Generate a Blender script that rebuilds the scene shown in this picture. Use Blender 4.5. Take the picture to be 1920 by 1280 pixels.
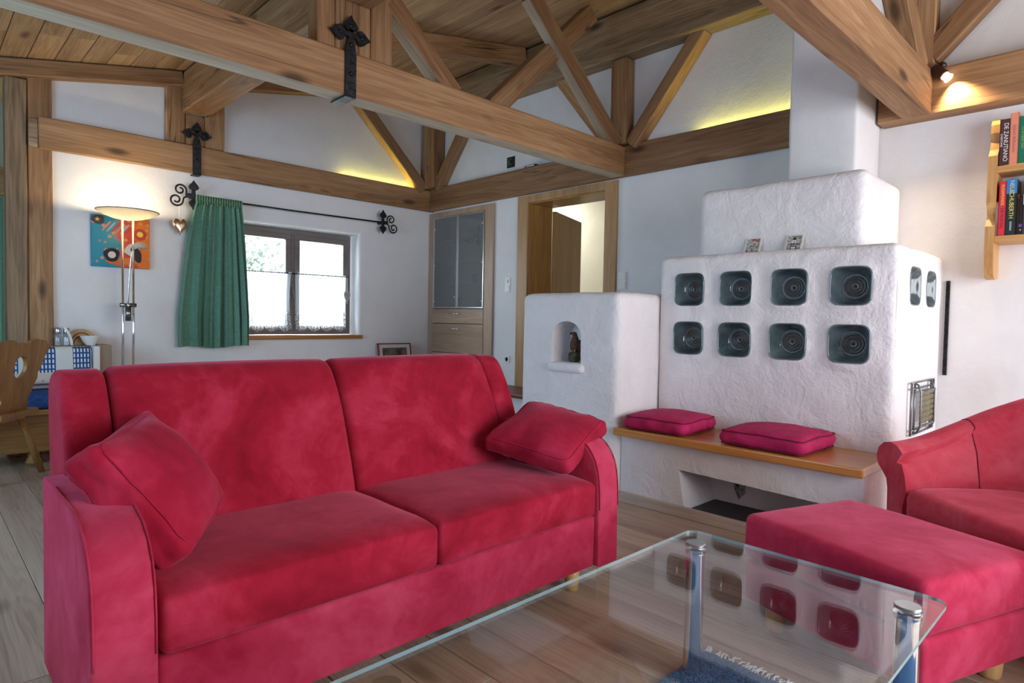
import bpy, bmesh, math, random
from mathutils import Vector, Matrix, noise
random.seed(7)
for o in list(bpy.data.objects): bpy.data.objects.remove(o, do_unlink=True)
SC = bpy.context.scene
COL = SC.collection
R = math.radians
# ------------------------------------------------------------------ camera
cam_d = bpy.data.cameras.new('camera'); cam = bpy.data.objects.new('camera', cam_d); COL.objects.link(cam)
SC.camera = cam
cam_d.sensor_fit = 'HORIZONTAL'; cam_d.sensor_width = 36.0; cam_d.lens = 36.0*1174.2/1920.0
cam_d.clip_start = 0.05; cam_d.clip_end = 200
def cam_matrix(yaw, pitch, roll, loc):
    f = Vector((math.cos(yaw)*math.cos(pitch), math.sin(yaw)*math.cos(pitch), math.sin(pitch)))
    r = Vector((math.sin(yaw), -math.cos(yaw), 0)); u = r.cross(f)
    r2 = r*math.cos(roll)+u*math.sin(roll); u2 = -r*math.sin(roll)+u*math.cos(roll)
    m = Matrix((r2, u2, -f)).transposed().to_4x4(); m.translation = loc
    return m
cam.matrix_world = cam_matrix(R(45.788), R(-2.076), R(1.053), Vector((0, 0, 1.2)))
# ------------------------------------------------------------------ world, daylight, exposure
SC.view_settings.view_transform = 'Standard'; SC.view_settings.look = 'None'
SC.view_settings.gamma = 1.0; SC.view_settings.use_curve_mapping = False
SC.view_settings.exposure = -0.14
W = bpy.data.worlds.new('World'); SC.world = W; W.use_nodes = True
bg = W.node_tree.nodes['Background']; bg.inputs['Color'].default_value = (0.86, 0.94, 1.0, 1); bg.inputs['Strength'].default_value = 2.2
def area(name, loc, aim, sx, sy, power, color):
    l = bpy.data.lights.new(name, 'AREA'); l.shape = 'RECTANGLE'; l.size = sx; l.size_y = sy; l.energy = power; l.color = color
    o = bpy.data.objects.new(name, l); COL.objects.link(o); o.location = loc
    o.rotation_euler = (Vector(aim)-Vector(loc)).to_track_quat('-Z', 'Y').to_euler(); return o
DAY = (0.86, 0.93, 1.0)
area('daylight_front_window', (2.6, -2.12, 1.42), (2.6, 0, 1.3), 3.6, 1.95, 178, (0.97, 0.96, 1.0))
area('daylight_left_window', (-1.92, 3.6, 1.5), (0, 3.6, 1.4), 2.6, 1.4, 88, (0.34, 0.68, 1.0))
area('daylight_back_window', (3.05, 7.0, 1.62), (3.05, 5, 1.2), 1.35, 1.1, 60, DAY)
area('hallway_fill_light', (6.6, 6.5, 2.9), (7.0, 5.8, 0), 0.8, 0.8, 27, (1.0, 0.98, 0.90))  # unseen fill lamp, added to brighten the hallway behind the door
# ------------------------------------------------------------------ material helpers
MATS = {}
def new_mat(name):
    m = bpy.data.materials.new(name); m.use_nodes = True; MATS[name] = m
    nt = m.node_tree; return m, nt, nt.nodes['Principled BSDF']
def setb(b, **k):
    for kk, v in k.items(): b.inputs[kk.replace('_', ' ')].default_value = v
def c4(c): return (c[0], c[1], c[2], 1.0)
def srgb(r, g, b):
    f = lambda c: (c/255/12.92) if c/255 <= 0.04045 else ((c/255+0.055)/1.055)**2.4
    return (f(r), f(g), f(b))
def N(nt, typ, **k):
    n = nt.nodes.new(typ)
    for kk, v in k.items(): setattr(n, kk, v)
    return n
def ramp(nt, stops, src):
    r = N(nt, 'ShaderNodeValToRGB'); cr = r.color_ramp
    while len(cr.elements) < len(stops): cr.elements.new(0.5)
    for e, (p, c) in zip(cr.elements, stops): e.position = p; e.color = c4(c) if len(c) == 3 else c
    nt.links.new(src, r.inputs[0]); return r.outputs[0]
def mixc(nt, fac, a, b, mode='MIX'):
    m = N(nt, 'ShaderNodeMix', data_type='RGBA', blend_type=mode)
    for i, v in ((0, fac), (6, a), (7, b)):
        if hasattr(v, 'is_linked'): nt.links.new(v, m.inputs[i])
        else: m.inputs[i].default_value = v if i == 0 else c4(v)
    return m.outputs[2]
def math_n(nt, op, a, b=0.0):
    m = N(nt, 'ShaderNodeMath', operation=op)
    for i, v in ((0, a), (1, b)):
        if hasattr(v, 'is_linked'): nt.links.new(v, m.inputs[i])
        else: m.inputs[i].default_value = v
    return m.outputs[0]
def obj_coords(nt, scale=(1, 1, 1), rand=True):
    tc = N(nt, 'ShaderNodeTexCoord'); v = tc.outputs['Object']
    if rand:
        oi = N(nt, 'ShaderNodeObjectInfo'); mul = math_n(nt, 'MULTIPLY', oi.outputs['Random'], 37.0)
        a = N(nt, 'ShaderNodeVectorMath', operation='ADD'); nt.links.new(v, a.inputs[0]); nt.links.new(mul, a.inputs[1]); v = a.outputs[0]
    mp = N(nt, 'ShaderNodeMapping'); mp.inputs['Scale'].default_value = scale; nt.links.new(v, mp.inputs[0]); return mp.outputs[0]
def noise_t(nt, vec, scale, detail=4, rough=0.55, dist=0.0):
    n = N(nt, 'ShaderNodeTexNoise'); nt.links.new(vec, n.inputs['Vector'])
    n.inputs['Scale'].default_value = scale; n.inputs['Detail'].default_value = detail
    n.inputs['Roughness'].default_value = rough; n.inputs['Distortion'].default_value = dist; return n.outputs['Fac']
def bump(nt, b, h, strength, dist=0.01):
    bp = N(nt, 'ShaderNodeBump'); bp.inputs['Strength'].default_value = strength; bp.inputs['Distance'].default_value = dist
    nt.links.new(h, bp.inputs['Height']); nt.links.new(bp.outputs[0], b.inputs['Normal'])
def wood(name, dark, mid, light, axis='X', rough=0.6, knots=0.8, grain=1.0, tone=0.25, coat=0.0, checks=False):
    m, nt, b = new_mat(name)
    def sc(al, ac): return {'X': (al, ac, ac), 'Y': (ac, al, ac), 'Z': (ac, ac, al)}[axis]
    v1 = obj_coords(nt, sc(0.42, 6.0)); n1 = noise_t(nt, v1, 1.0, 4, 0.5, 0.25)
    v2 = obj_coords(nt, sc(1.6, 70.0)); n2 = noise_t(nt, v2, 1.0, 3, 0.6)
    ring = math_n(nt, 'MULTIPLY', math_n(nt, 'SINE', math_n(nt, 'MULTIPLY', n1, 85.0*grain)), 0.055)
    s = math_n(nt, 'ADD', math_n(nt, 'ADD', math_n(nt, 'MULTIPLY', n1, 0.75), math_n(nt, 'MULTIPLY', n2, 0.36)), ring)
    col = ramp(nt, [(0.30, dark), (0.55, mid), (0.80, light)], s)
    vo = N(nt, 'ShaderNodeTexVoronoi'); nt.links.new(obj_coords(nt, sc(1.5, 4.2)), vo.inputs['Vector']); vo.inputs['Scale'].default_value = 1.0
    kn = ramp(nt, [(0.06, (1, 1, 1)), (0.18, (0, 0, 0))], vo.outputs['Distance'])
    col = mixc(nt, math_n(nt, 'MULTIPLY', kn, knots), col, tuple(c*0.38 for c in dark))
    if checks:
        n4 = noise_t(nt, obj_coords(nt, sc(0.32, 8.0)), 1.0, 2, 0.5); n5 = noise_t(nt, obj_coords(nt, sc(0.8, 3.0)), 1.0, 2, 0.5)
        ck = ramp(nt, [(0.0, (1, 1, 1)), (0.011, (0, 0, 0))], math_n(nt, 'ABSOLUTE', math_n(nt, 'SUBTRACT', n4, 0.5)))
        ck = math_n(nt, 'MULTIPLY', ck, ramp(nt, [(0.5, (0, 0, 0)), (0.56, (.8, .8, .8))], n5)); col = mixc(nt, ck, col, tuple(c*0.15 for c in dark))
    oi = N(nt, 'ShaderNodeObjectInfo')
    tint = ramp(nt, [(0, (1-tone,)*3), (1, (1+tone*0.4,)*3)], oi.outputs['Random'])
    col = mixc(nt, 1.0, col, tint, 'MULTIPLY')
    nt.links.new(col, b.inputs['Base Color']); setb(b, Roughness=rough, Coat_Weight=coat, Coat_Roughness=0.2)
    bump(nt, b, s, 0.35, 0.004); return m
def plain(name, col, rough=0.5, metal=0.0, **k):
    m, nt, b = new_mat(name); setb(b, Base_Color=c4(col), Roughness=rough, Metallic=metal, **k); return m
def mottled(name, a, bcol, scale=8, rough=0.6, metal=0.0, bmp=0.2, detail=5, lo=0.35, hi=0.65, dist=0.0, **k):
    m, nt, b = new_mat(name); n = noise_t(nt, obj_coords(nt), scale, detail, 0.6, dist)
    nt.links.new(ramp(nt, [(lo, a), (hi, bcol)], n), b.inputs['Base Color']); setb(b, Roughness=rough, Metallic=metal, **k)
    if bmp: bump(nt, b, n, bmp, 0.01)
    return m
def plaster(name, col, s1=3.0, b1=0.35, dist=0.02):
    m, nt, b = new_mat(name); v = obj_coords(nt, rand=False)
    n1 = noise_t(nt, v, s1, 6, 0.62, 0.35); n2 = noise_t(nt, v, 45, 3, 0.6)
    nt.links.new(ramp(nt, [(0.3, tuple(c*0.93 for c in col)), (0.65, col)], n1), b.inputs['Base Color'])
    setb(b, Roughness=0.85, Specular_IOR_Level=0.25)
    bump(nt, b, math_n(nt, 'ADD', n1, math_n(nt, 'MULTIPLY', n2, 0.16)), b1, dist); return m
def suede(name, deep, mid, pale):
    m, nt, b = new_mat(name); v = obj_coords(nt)
    n1 = noise_t(nt, v, 2.6, 5, 0.58, 1.0); n2 = noise_t(nt, v, 13, 4, 0.62, 0.8); n3 = noise_t(nt, v, 420, 2)
    s = math_n(nt, 'ADD', math_n(nt, 'MULTIPLY', n1, 0.74), math_n(nt, 'MULTIPLY', n2, 0.26))
    nt.links.new(ramp(nt, [(0.34, deep), (0.5, mid), (0.66, pale)], s), b.inputs['Base Color'])
    setb(b, Roughness=0.9, Specular_IOR_Level=0.15, Sheen_Weight=0.38, Sheen_Roughness=0.4, Sheen_Tint=(1.0, 0.30, 0.46, 1))
    bump(nt, b, math_n(nt, 'ADD', n2, math_n(nt, 'MULTIPLY', n3, 0.35)), 0.10, 0.006); return m
# colours
TIMBER = wood('timber', srgb(108, 76, 48), srgb(150, 112, 76), srgb(180, 144, 106), 'X', 0.62, knots=0.9, checks=True)
TIMBERG = wood('weathered_timber', srgb(96, 78, 58), srgb(146, 122, 94), srgb(180, 158, 130), 'X', 0.7, knots=0.9, checks=True)
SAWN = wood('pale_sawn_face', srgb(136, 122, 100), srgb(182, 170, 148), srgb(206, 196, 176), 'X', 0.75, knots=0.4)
BOARDS = wood('ceiling_board_wood', srgb(124, 96, 64), srgb(172, 140, 102), srgb(198, 168, 130), 'X', 0.65, knots=0.85, tone=0.2)
PLANK = wood('floor_plank_wood', srgb(146, 120, 102), srgb(190, 166, 148), srgb(210, 190, 174), 'X', 0.36, knots=0.6, grain=1.3, tone=0.16)
GOAK = wood('golden_oak_casing', srgb(150, 112, 72), srgb(178, 140, 98), srgb(194, 160, 120), 'Z', 0.45, knots=0.0, grain=0.8, tone=0.0)
OAKZ = wood('pale_oak_upright', srgb(148, 120, 98), srgb(174, 146, 122), srgb(190, 164, 142), 'Z', 0.45, knots=0.0, grain=0.8, tone=0.06)
OAKY = wood('pale_oak_cross', srgb(148, 120, 98), srgb(174, 146, 122), srgb(190, 164, 142), 'Y', 0.45, knots=0.0, grain=0.8, tone=0.06)
DOORW = wood('golden_door_wood', srgb(140, 98, 46), srgb(168, 124, 66), srgb(186, 144, 84), 'Z', 0.4, knots=0.0, grain=1.0, tone=0.08)
HONEYY = wood('honey_bench_wood', srgb(176, 112, 52), srgb(196, 132, 66), srgb(208, 150, 84), 'Y', 0.28, knots=0.0, grain=0.5, tone=0.0, coat=0.4)
HONEYX = wood('honey_sill_wood', srgb(130, 84, 40), srgb(166, 114, 62), srgb(190, 140, 86), 'X', 0.35, knots=0.3, tone=0.0)
PINEZ = wood('pine_upright', srgb(160, 112, 60), srgb(196, 150, 92), srgb(214, 174, 120), 'Z', 0.45, knots=0.5, tone=0.05)
PINEY = wood('pine_shelf', srgb(160, 112, 60), srgb(196, 150, 92), srgb(214, 174, 120), 'Y', 0.45, knots=0.5, tone=0.05)
CHAIRW = wood('chair_wood', srgb(120, 82, 40), srgb(156, 112, 60), srgb(178, 134, 80), 'Z', 0.4, knots=0.2, tone=0.05)
BENCHW = wood('dining_bench_wood', srgb(128, 90, 44), srgb(162, 120, 66), srgb(184, 142, 86), 'X', 0.45, knots=0.3, tone=0.05)
FRAMEW = wood('grey_window_wood', srgb(98, 90, 88), srgb(114, 106, 104), srgb(126, 118, 116), 'X', 0.5, knots=0.0, tone=0.0)
LEGW = wood('beech_foot_wood', srgb(196, 150, 92), srgb(218, 178, 120), srgb(228, 194, 144), 'Z', 0.35, knots=0.0, tone=0.0)
SKIRT = wood('skirting_wood', srgb(172, 158, 144), srgb(196, 184, 172), srgb(212, 202, 192), 'Y', 0.5, knots=0.3, tone=0.0)
TREAD = wood('red_brown_tread_wood', srgb(84, 40, 28), srgb(116, 60, 44), srgb(140, 84, 64), 'Y', 0.4, knots=0.1, tone=0.0)
PLASTER = plaster('white_wall_plaster', (0.80, 0.81, 0.83))
STOVEP = plaster('rough_stove_plaster', (0.82, 0.81, 0.835), 5.5, 0.7, 0.03)
CREAM = plaster('cream_hall_plaster', (0.80, 0.77, 0.66))
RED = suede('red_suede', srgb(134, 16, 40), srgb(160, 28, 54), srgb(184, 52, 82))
REDP = suede('lit_red_suede', srgb(156, 28, 56), srgb(182, 48, 80), srgb(200, 72, 104))  # paler copy of RED for sofa base, arms, ottoman; window light in the colour
REDL = suede('brightly_lit_red_suede', srgb(176, 44, 62), srgb(202, 70, 88), srgb(216, 96, 112))  # palest copy of RED for the love seat, daylight on it painted in
REDD = suede('deep_red_pillow_suede', srgb(132, 16, 42), srgb(162, 28, 58), srgb(182, 48, 80))
MAGENTA = mottled('magenta_cotton', srgb(164, 16, 76), srgb(190, 28, 98), 14, 0.85, 0, 0.12)
PIPING = plain('dark_red_piping', srgb(104, 8, 40), 0.8)
IRON = mottled('black_wrought_iron', (0.012, 0.014, 0.017), (0.04, 0.043, 0.05), 30, 0.45, 0.75, 0.5)
CHROME = plain('polished_chrome', (0.80, 0.82, 0.84), 0.07, 1.0)
STEEL = plain('brushed_steel', (0.55, 0.58, 0.60), 0.28, 1.0)
WHITE = plain('white_plastic', (0.80, 0.80, 0.78), 0.4)
DARK = plain('dark_cavity', (0.015, 0.015, 0.016), 0.8)
PORC = plain('white_porcelain', (0.85, 0.85, 0.84), 0.15)
GLAZE = mottled('blue_grey_glaze', srgb(54, 70, 76), srgb(92, 110, 116), 5, 0.14, 0, 0.1, Coat_Weight=0.6, Coat_Roughness=0.05)
GLAZEB = mottled('brown_green_glaze', srgb(26, 21, 15), srgb(58, 48, 33), 22, 0.34, 0, 0.3, Coat_Weight=0.25, Coat_Roughness=0.15)
GREEN = mottled('green_curtain_cotton', srgb(84, 130, 112), srgb(98, 146, 126), 40, 0.85, 0, 0.1, Sheen_Weight=0.2)
BLUEC = mottled('blue_seat_cotton', srgb(22, 52, 104), srgb(36, 74, 134), 60, 0.85, 0, 0.1)
TAUPE = plain('taupe_panel', srgb(150, 128, 106), 0.5)
GOLD = mottled('shiny_copper_gold', (0.80, 0.50, 0.28), (0.88, 0.74, 0.58), 9, 0.18, 1.0, 0.15)
GREYW = mottled('grey_whitewashed_wood', srgb(150, 146, 142), srgb(182, 178, 172), 30, 0.8, 0, 0.2)
BROWNM = plain('brown_lamp_metal', srgb(62, 44, 36), 0.35, 0.4)
def glass_like(name, tint, rough=0.0, refl=1.0, ior=1.5):
    m = bpy.data.materials.new(name); m.use_nodes = True; nt = m.node_tree; nt.nodes.clear(); MATS[name] = m
    out = N(nt, 'ShaderNodeOutputMaterial'); mx = N(nt, 'ShaderNodeMixShader'); t = N(nt, 'ShaderNodeBsdfTransparent'); g = N(nt, 'ShaderNodeBsdfGlossy')
    t.inputs[0].default_value = c4(tint); g.inputs['Roughness'].default_value = rough
    fr = N(nt, 'ShaderNodeFresnel'); ge = N(nt, 'ShaderNodeNewGeometry')
    nt.links.new(math_n(nt, 'ADD', math_n(nt, 'MULTIPLY', ge.outputs['Backfacing'], 1/ior-ior), ior), fr.inputs[0])   # same Fresnel from both sides of a face
    nt.links.new(math_n(nt, 'MULTIPLY', fr.outputs[0], refl), mx.inputs[0]); nt.links.new(t.outputs[0], mx.inputs[1]); nt.links.new(g.outputs[0], mx.inputs[2])
    nt.links.new(mx.outputs[0], out.inputs[0]); return m
GLASS = glass_like('window_glass', (0.97, 0.98, 0.98))
TGLASS = glass_like('table_glass', (0.95, 0.975, 0.97), 0.0, 1.2, 1.6)
SMOKE = glass_like('smoked_cabinet_glass', (0.66, 0.66, 0.65), 0.03, 1.3)
_nt = SMOKE.node_tree; _out = _nt.nodes['Material Output']; _src = _out.inputs[0].links[0].from_socket
_df = N(_nt, 'ShaderNodeBsdfDiffuse'); _df.inputs[0].default_value = (.42, .44, .45, 1); _mx = N(_nt, 'ShaderNodeMixShader'); _mx.inputs[0].default_value = .30
_nt.links.new(_src, _mx.inputs[1]); _nt.links.new(_df.outputs[0], _mx.inputs[2]); _nt.links.new(_mx.outputs[0], _out.inputs[0])
JARG = glass_like('jar_glass', (0.86, 0.9, 0.92), 0.0, 1.5)
GEDGE = plain('green_glass_edge', srgb(176, 206, 208), 0.1, 0.0, Transmission_Weight=0.3)
def emit_mat(name, col, s):
    m = bpy.data.materials.new(name); m.use_nodes = True; nt = m.node_tree; nt.nodes.clear()
    e = N(nt, 'ShaderNodeEmission'); e.inputs[0].default_value = c4(col); e.inputs[1].default_value = s
    o = N(nt, 'ShaderNodeOutputMaterial'); nt.links.new(e.outputs[0], o.inputs[0]); MATS[name] = m; return m
# ------------------------------------------------------------------ object helpers
def tag(o, label, cat=None, group=None, kind=None):
    o['label'] = label
    if cat: o['category'] = cat
    if group: o['group'] = group
    if kind: o['kind'] = kind
    return o
def thing(name, loc, label, cat, group=None, rotz=0.0):
    o = bpy.data.objects.new(name, None); COL.objects.link(o); o.location = loc; o.rotation_euler = (0, 0, rotz); o.empty_display_size = 0.05
    return tag(o, label, cat, group)
def mesh_obj(name, verts, faces, mat, parent=None, smooth=False, local=False):
    """verts in world coordinates unless local; children are stored relative to the parent's position"""
    me = bpy.data.meshes.new(name)
    vs = [Vector(v) for v in verts]
    if parent is not None:
        off = Vector((0, 0, 0)) if local else root_off(parent)
    else:
        if local: off = Vector((0, 0, 0))
        else: off = Vector(((min(v.x for v in vs)+max(v.x for v in vs))/2, (min(v.y for v in vs)+max(v.y for v in vs))/2, min(v.z for v in vs)))
    me.from_pydata([v-off for v in vs], [], faces); me.update()
    bm = bmesh.new(); bm.from_mesh(me); bmesh.ops.recalc_face_normals(bm, faces=bm.faces); bm.to_mesh(me); bm.free()
    if smooth:
        for p in me.polygons: p.use_smooth = True
    o = bpy.data.objects.new(name, me); COL.objects.link(o)
    if mat: me.materials.append(mat)
    if parent is not None: o.parent = parent
    elif not local: o.location = off
    return o
def root_off(p):
    v = Vector((0, 0, 0))
    while p is not None: v = v+Vector(p.location); p = p.parent
    return v
def bevel_box(x0, x1, y0, y1, z0, z1, bev=0.006, seg=2):
    bm = bmesh.new(); bmesh.ops.create_cube(bm, size=1.0)
    for v in bm.verts: v.co = Vector(((x0+x1)/2+v.co.x*(x1-x0), (y0+y1)/2+v.co.y*(y1-y0), (z0+z1)/2+v.co.z*(z1-z0)))
    if bev > 0: bmesh.ops.bevel(bm, geom=list(bm.edges), offset=min(bev, 0.45*min(abs(x1-x0), abs(y1-y0), abs(z1-z0))), segments=seg, affect='EDGES', profile=0.5)
    vs = [v.co.copy() for v in bm.verts]; bm.verts.index_update(); fs = [[v.index for v in f.verts] for f in bm.faces]; bm.free(); return vs, fs
def box(name, x0, x1, y0, y1, z0, z1, mat, parent=None, bev=0.006, seg=2, **k):
    vs, fs = bevel_box(x0, x1, y0, y1, z0, z1, bev, seg); return mesh_obj(name, vs, fs, mat, parent, **k)
def merge(*parts):
    V, Fc = [], []
    for vs, fs in parts:
        n = len(V); V += [Vector(v) for v in vs]; Fc += [[i+n for i in f] for f in fs]
    return V, Fc
def soft_block(x0, x1, y0, y1, z0, z1, r, res=0.06, amp=0.0, freq=4.0, bulge=None):
    def lines(a, b):
        rr = min(r, (b-a)*0.49); n = max(1, int(round((b-a-2*rr)/res))); L = [a, a+0.12*rr, a+0.32*rr, a+0.6*rr]
        L += [a+rr+(b-a-2*rr)*i/n for i in range(n+1)]; L += [b-0.6*rr, b-0.32*rr, b-0.12*rr, b]; return L
    X, Y, Z = lines(x0, x1), lines(y0, y1), lines(z0, z1); D = {}; V = []; Fc = []
    def vid(i, j, k):
        if (i, j, k) not in D: D[(i, j, k)] = len(V); V.append(Vector((X[i], Y[j], Z[k])))
        return D[(i, j, k)]
    nx, ny, nz = len(X)-1, len(Y)-1, len(Z)-1
    for i in range(nx):
        for j in range(ny):
            for k in (0, nz): Fc.append([vid(i, j, k), vid(i+1, j, k), vid(i+1, j+1, k), vid(i, j+1, k)])
    for i in range(nx):
        for k in range(nz):
            for j in (0, ny): Fc.append([vid(i, j, k), vid(i+1, j, k), vid(i+1, j, k+1), vid(i, j, k+1)])
    for j in range(ny):
        for k in range(nz):
            for i in (0, nx): Fc.append([vid(i, j, k), vid(i, j+1, k), vid(i, j+1, k+1), vid(i, j, k+1)])
    c = Vector(((x0+x1)/2, (y0+y1)/2, (z0+z1)/2)); out = []
    for p in V:
        q = Vector((min(max(p.x, x0+min(r, (x1-x0)*.49)), x1-min(r, (x1-x0)*.49)), min(max(p.y, y0+min(r, (y1-y0)*.49)), y1-min(r, (y1-y0)*.49)), min(max(p.z, z0+min(r, (z1-z0)*.49)), z1-min(r, (z1-z0)*.49))))
        d = p-q; m = max(abs(d.x), abs(d.y), abs(d.z)); n = d.normalized() if d.length > 1e-9 else Vector((0, 0, 1))
        if d.length > 1e-9: p = q+n*m
        if amp: p = p+n*amp*noise.fractal(p*freq, 1.0, 2.0, 3)
        if bulge: p = bulge(p, n)
        out.append(p)
    return out, Fc
def tube(pts, r, seg=8, closed=False):
    pts = [Vector(p) for p in pts]; V, Fc = [], []; n = len(pts); prev = None
    for i, p in enumerate(pts):
        a = pts[(i-1) % n] if (i > 0 or closed) else p; b = pts[(i+1) % n] if (i < n-1 or closed) else p
        t = (b-a).normalized()
        if prev is None: u = t.orthogonal().normalized()
        else:
            u = prev-t*prev.dot(t); u = u.normalized() if u.length > 1e-6 else t.orthogonal().normalized()
        prev = u; w = t.cross(u); rr = r[i] if isinstance(r, (list, tuple)) else r
        V += [p+(u*math.cos(2*math.pi*k/seg)+w*math.sin(2*math.pi*k/seg))*rr for k in range(seg)]
    for i in range(n if closed else n-1):
        for k in range(seg):
            a = i*seg+k; b = i*seg+(k+1) % seg; c = ((i+1) % n)*seg+(k+1) % seg; d = ((i+1) % n)*seg+k; Fc.append([a, b, c, d])
    if not closed: Fc.append(list(range(seg))[::-1]); Fc.append([(n-1)*seg+k for k in range(seg)])
    return V, Fc
def lathe(prof, seg=32, c=(0, 0, 0)):
    V, Fc = [], []; c = Vector(c)
    for r, z in prof: V += [c+Vector((r*math.cos(2*math.pi*k/seg), r*math.sin(2*math.pi*k/seg), z)) for k in range(seg)]
    for i in range(len(prof)-1):
        for k in range(seg): Fc.append([i*seg+k, i*seg+(k+1) % seg, (i+1)*seg+(k+1) % seg, (i+1)*seg+k])
    if prof[0][0] > 1e-5: Fc.append(list(range(seg))[::-1])
    if prof[-1][0] > 1e-5: Fc.append([(len(prof)-1)*seg+k for k in range(seg)])
    return V, Fc
def prism(outline, fn0, fn1):
    """outline of 2D points, fn0/fn1 map (a,b) to the two faces"""
    n = len(outline); V = [Vector(fn0(a, b)) for a, b in outline]+[Vector(fn1(a, b)) for a, b in outline]
    return V, [list(range(n))[::-1], list(range(n, 2*n))]+[[i, (i+1) % n, n+(i+1) % n, n+i] for i in range(n)]
def sweep_profile(prof, a0, a1, fn, r=0.03, steps=5, mid=6, wob=0.0):
    """closed 2D profile extruded from a0 to a1 with rounded ends; fn(a, p, q) -> world"""
    n = len(prof); cx = sum(p[0] for p in prof)/n; cy = sum(p[1] for p in prof)/n; nor = []
    area2 = sum(prof[i][0]*prof[(i+1) % n][1]-prof[(i+1) % n][0]*prof[i][1] for i in range(n)); sg = 1 if area2 > 0 else -1
    for i in range(n):
        dx = prof[(i+1) % n][0]-prof[i-1][0]; dy = prof[(i+1) % n][1]-prof[i-1][1]; l = math.hypot(dx, dy) or 1; nor.append((dy/l*sg, -dx/l*sg))
    st = []
    for k in range(steps+1):
        t = math.pi/2*k/steps; st.append((a0+r*(1-math.sin(t)), r*(1-math.cos(math.pi/2-t)))) if False else st.append((a0+r*(1-math.cos(t)), r*(1-math.sin(t))))
    for k in range(1, mid): st.append((a0+r+(a1-a0-2*r)*k/mid, 0))
    for k in range(steps, -1, -1):
        t = math.pi/2*k/steps; st.append((a1-r*(1-math.cos(t)), r*(1-math.sin(t))))
    V, Fc = [], []
    for a, ins in st:
        for i, (p, q) in enumerate(prof):
            v = Vector(fn(a, p-nor[i][0]*ins, q-nor[i][1]*ins))
            V.append(v)
    m = len(st)
    for s in range(m-1):
        for i in range(n): Fc.append([s*n+i, s*n+(i+1) % n, (s+1)*n+(i+1) % n, (s+1)*n+i])
    Fc.append(list(range(n))[::-1]); Fc.append([(m-1)*n+i for i in range(n)])
    return V, Fc
def smooth_closed(pts, sub=4):
    n = len(pts); out = []
    for i in range(n):
        p0, p1, p2, p3 = [Vector(pts[(i+k) % n]) for k in (-1, 0, 1, 2)]
        for s in range(sub):
            t = s/sub; out.append(0.5*((2*p1)+(p2-p0)*t+(2*p0-5*p1+4*p2-p3)*t*t+(3*p1-p0-3*p2+p3)*t**3))
    return out
def smooth_open(pts, sub=6):
    P = [Vector(p) for p in pts]; P = [P[0]*2-P[1]]+P+[P[-1]*2-P[-2]]; out = []
    for i in range(1, len(P)-2):
        p0, p1, p2, p3 = P[i-1], P[i], P[i+1], P[i+2]
        for s in range(sub):
            t = s/sub; out.append(0.5*((2*p1)+(p2-p0)*t+(2*p0-5*p1+4*p2-p3)*t*t+(3*p1-p0-3*p2+p3)*t**3))
    out.append(P[-2]); return out
def boolean_cut(o, cutters):
    for c in cutters:
        m = o.modifiers.new('cut', 'BOOLEAN'); m.operation = 'DIFFERENCE'; m.solver = 'EXACT'; m.object = c
    dg = bpy.context.evaluated_depsgraph_get(); dg.update()
    me = bpy.data.meshes.new_from_object(o.evaluated_get(dg)); o.modifiers.clear(); o.data = me
    for c in cutters: bpy.data.objects.remove(c, do_unlink=True)
def sharpen(o, ang=35):
    for p in o.data.polygons: p.use_smooth = True
    bm = bmesh.new(); bm.from_mesh(o.data)
    for e in bm.edges:
        if len(e.link_faces) == 2 and e.calc_face_angle(0) > R(ang): e.smooth = False
    bm.to_mesh(o.data); bm.free()
def frame_matrix(p0, p1, up):
    x = (p1-p0).normalized(); z = (up-x*up.dot(x)).normalized(); y = z.cross(x)
    m = Matrix((x, y, z)).transposed().to_4x4(); m.translation = p0; return m
TC = {}
def timber(name, p0, p1, w, h, label, mat=None, up=(0, 0, 1), cat='beam', group=None, parent=None, bev=0.008, pale=False):
    """squared timber from p0 to p1 (centre line); w across, h along 'up'"""
    p0, p1 = Vector(p0), Vector(p1); L = (p1-p0).length; rnd = random.Random(hash(label) % 999 if False else len(TC)); TC[len(TC)] = 1
    n = max(2, int(L/0.45)); bm = bmesh.new(); rings = []
    for i in range(n+1):
        x = L*i/n; j = 0 if i in (0, n) else 0.0025
        rings.append([bm.verts.new((x, sy*w/2+rnd.uniform(-j, j), sz*h/2+rnd.uniform(-j, j))) for sy, sz in ((-1, -1), (1, -1), (1, 1), (-1, 1))])
    for i in range(n):
        for k in range(4): bm.faces.new([rings[i][k], rings[i][(k+1) % 4], rings[i+1][(k+1) % 4], rings[i+1][k]])
    bm.faces.new(rings[0][::-1]); bm.faces.new(rings[-1]); bmesh.ops.recalc_face_normals(bm, faces=bm.faces)
    ed = [e for e in bm.edges if len(e.link_faces) == 2 and e.calc_face_angle(0) > 1.0]
    bmesh.ops.bevel(bm, geom=ed, offset=bev, segments=1, affect='EDGES')
    me = bpy.data.meshes.new(name); bm.to_mesh(me); bm.free(); me.materials.append(mat or TIMBER)
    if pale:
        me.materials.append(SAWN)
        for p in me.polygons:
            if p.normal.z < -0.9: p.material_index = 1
    o = bpy.data.objects.new(name, me); COL.objects.link(o)
    if parent is None:
        o.matrix_world = frame_matrix(p0, p1, Vector(up)); tag(o, label, cat, group)
    else:
        m = frame_matrix(p0-root_off(parent), p1-root_off(parent), Vector(up)); o.parent = parent; o.matrix_local = m
    return o
def attach(c, p):
    bpy.context.view_layer.update(); c.parent = p; c.matrix_parent_inverse = p.matrix_world.inverted()
ROOF = lambda x: 3.255+0.2*(x-0.909)
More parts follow.
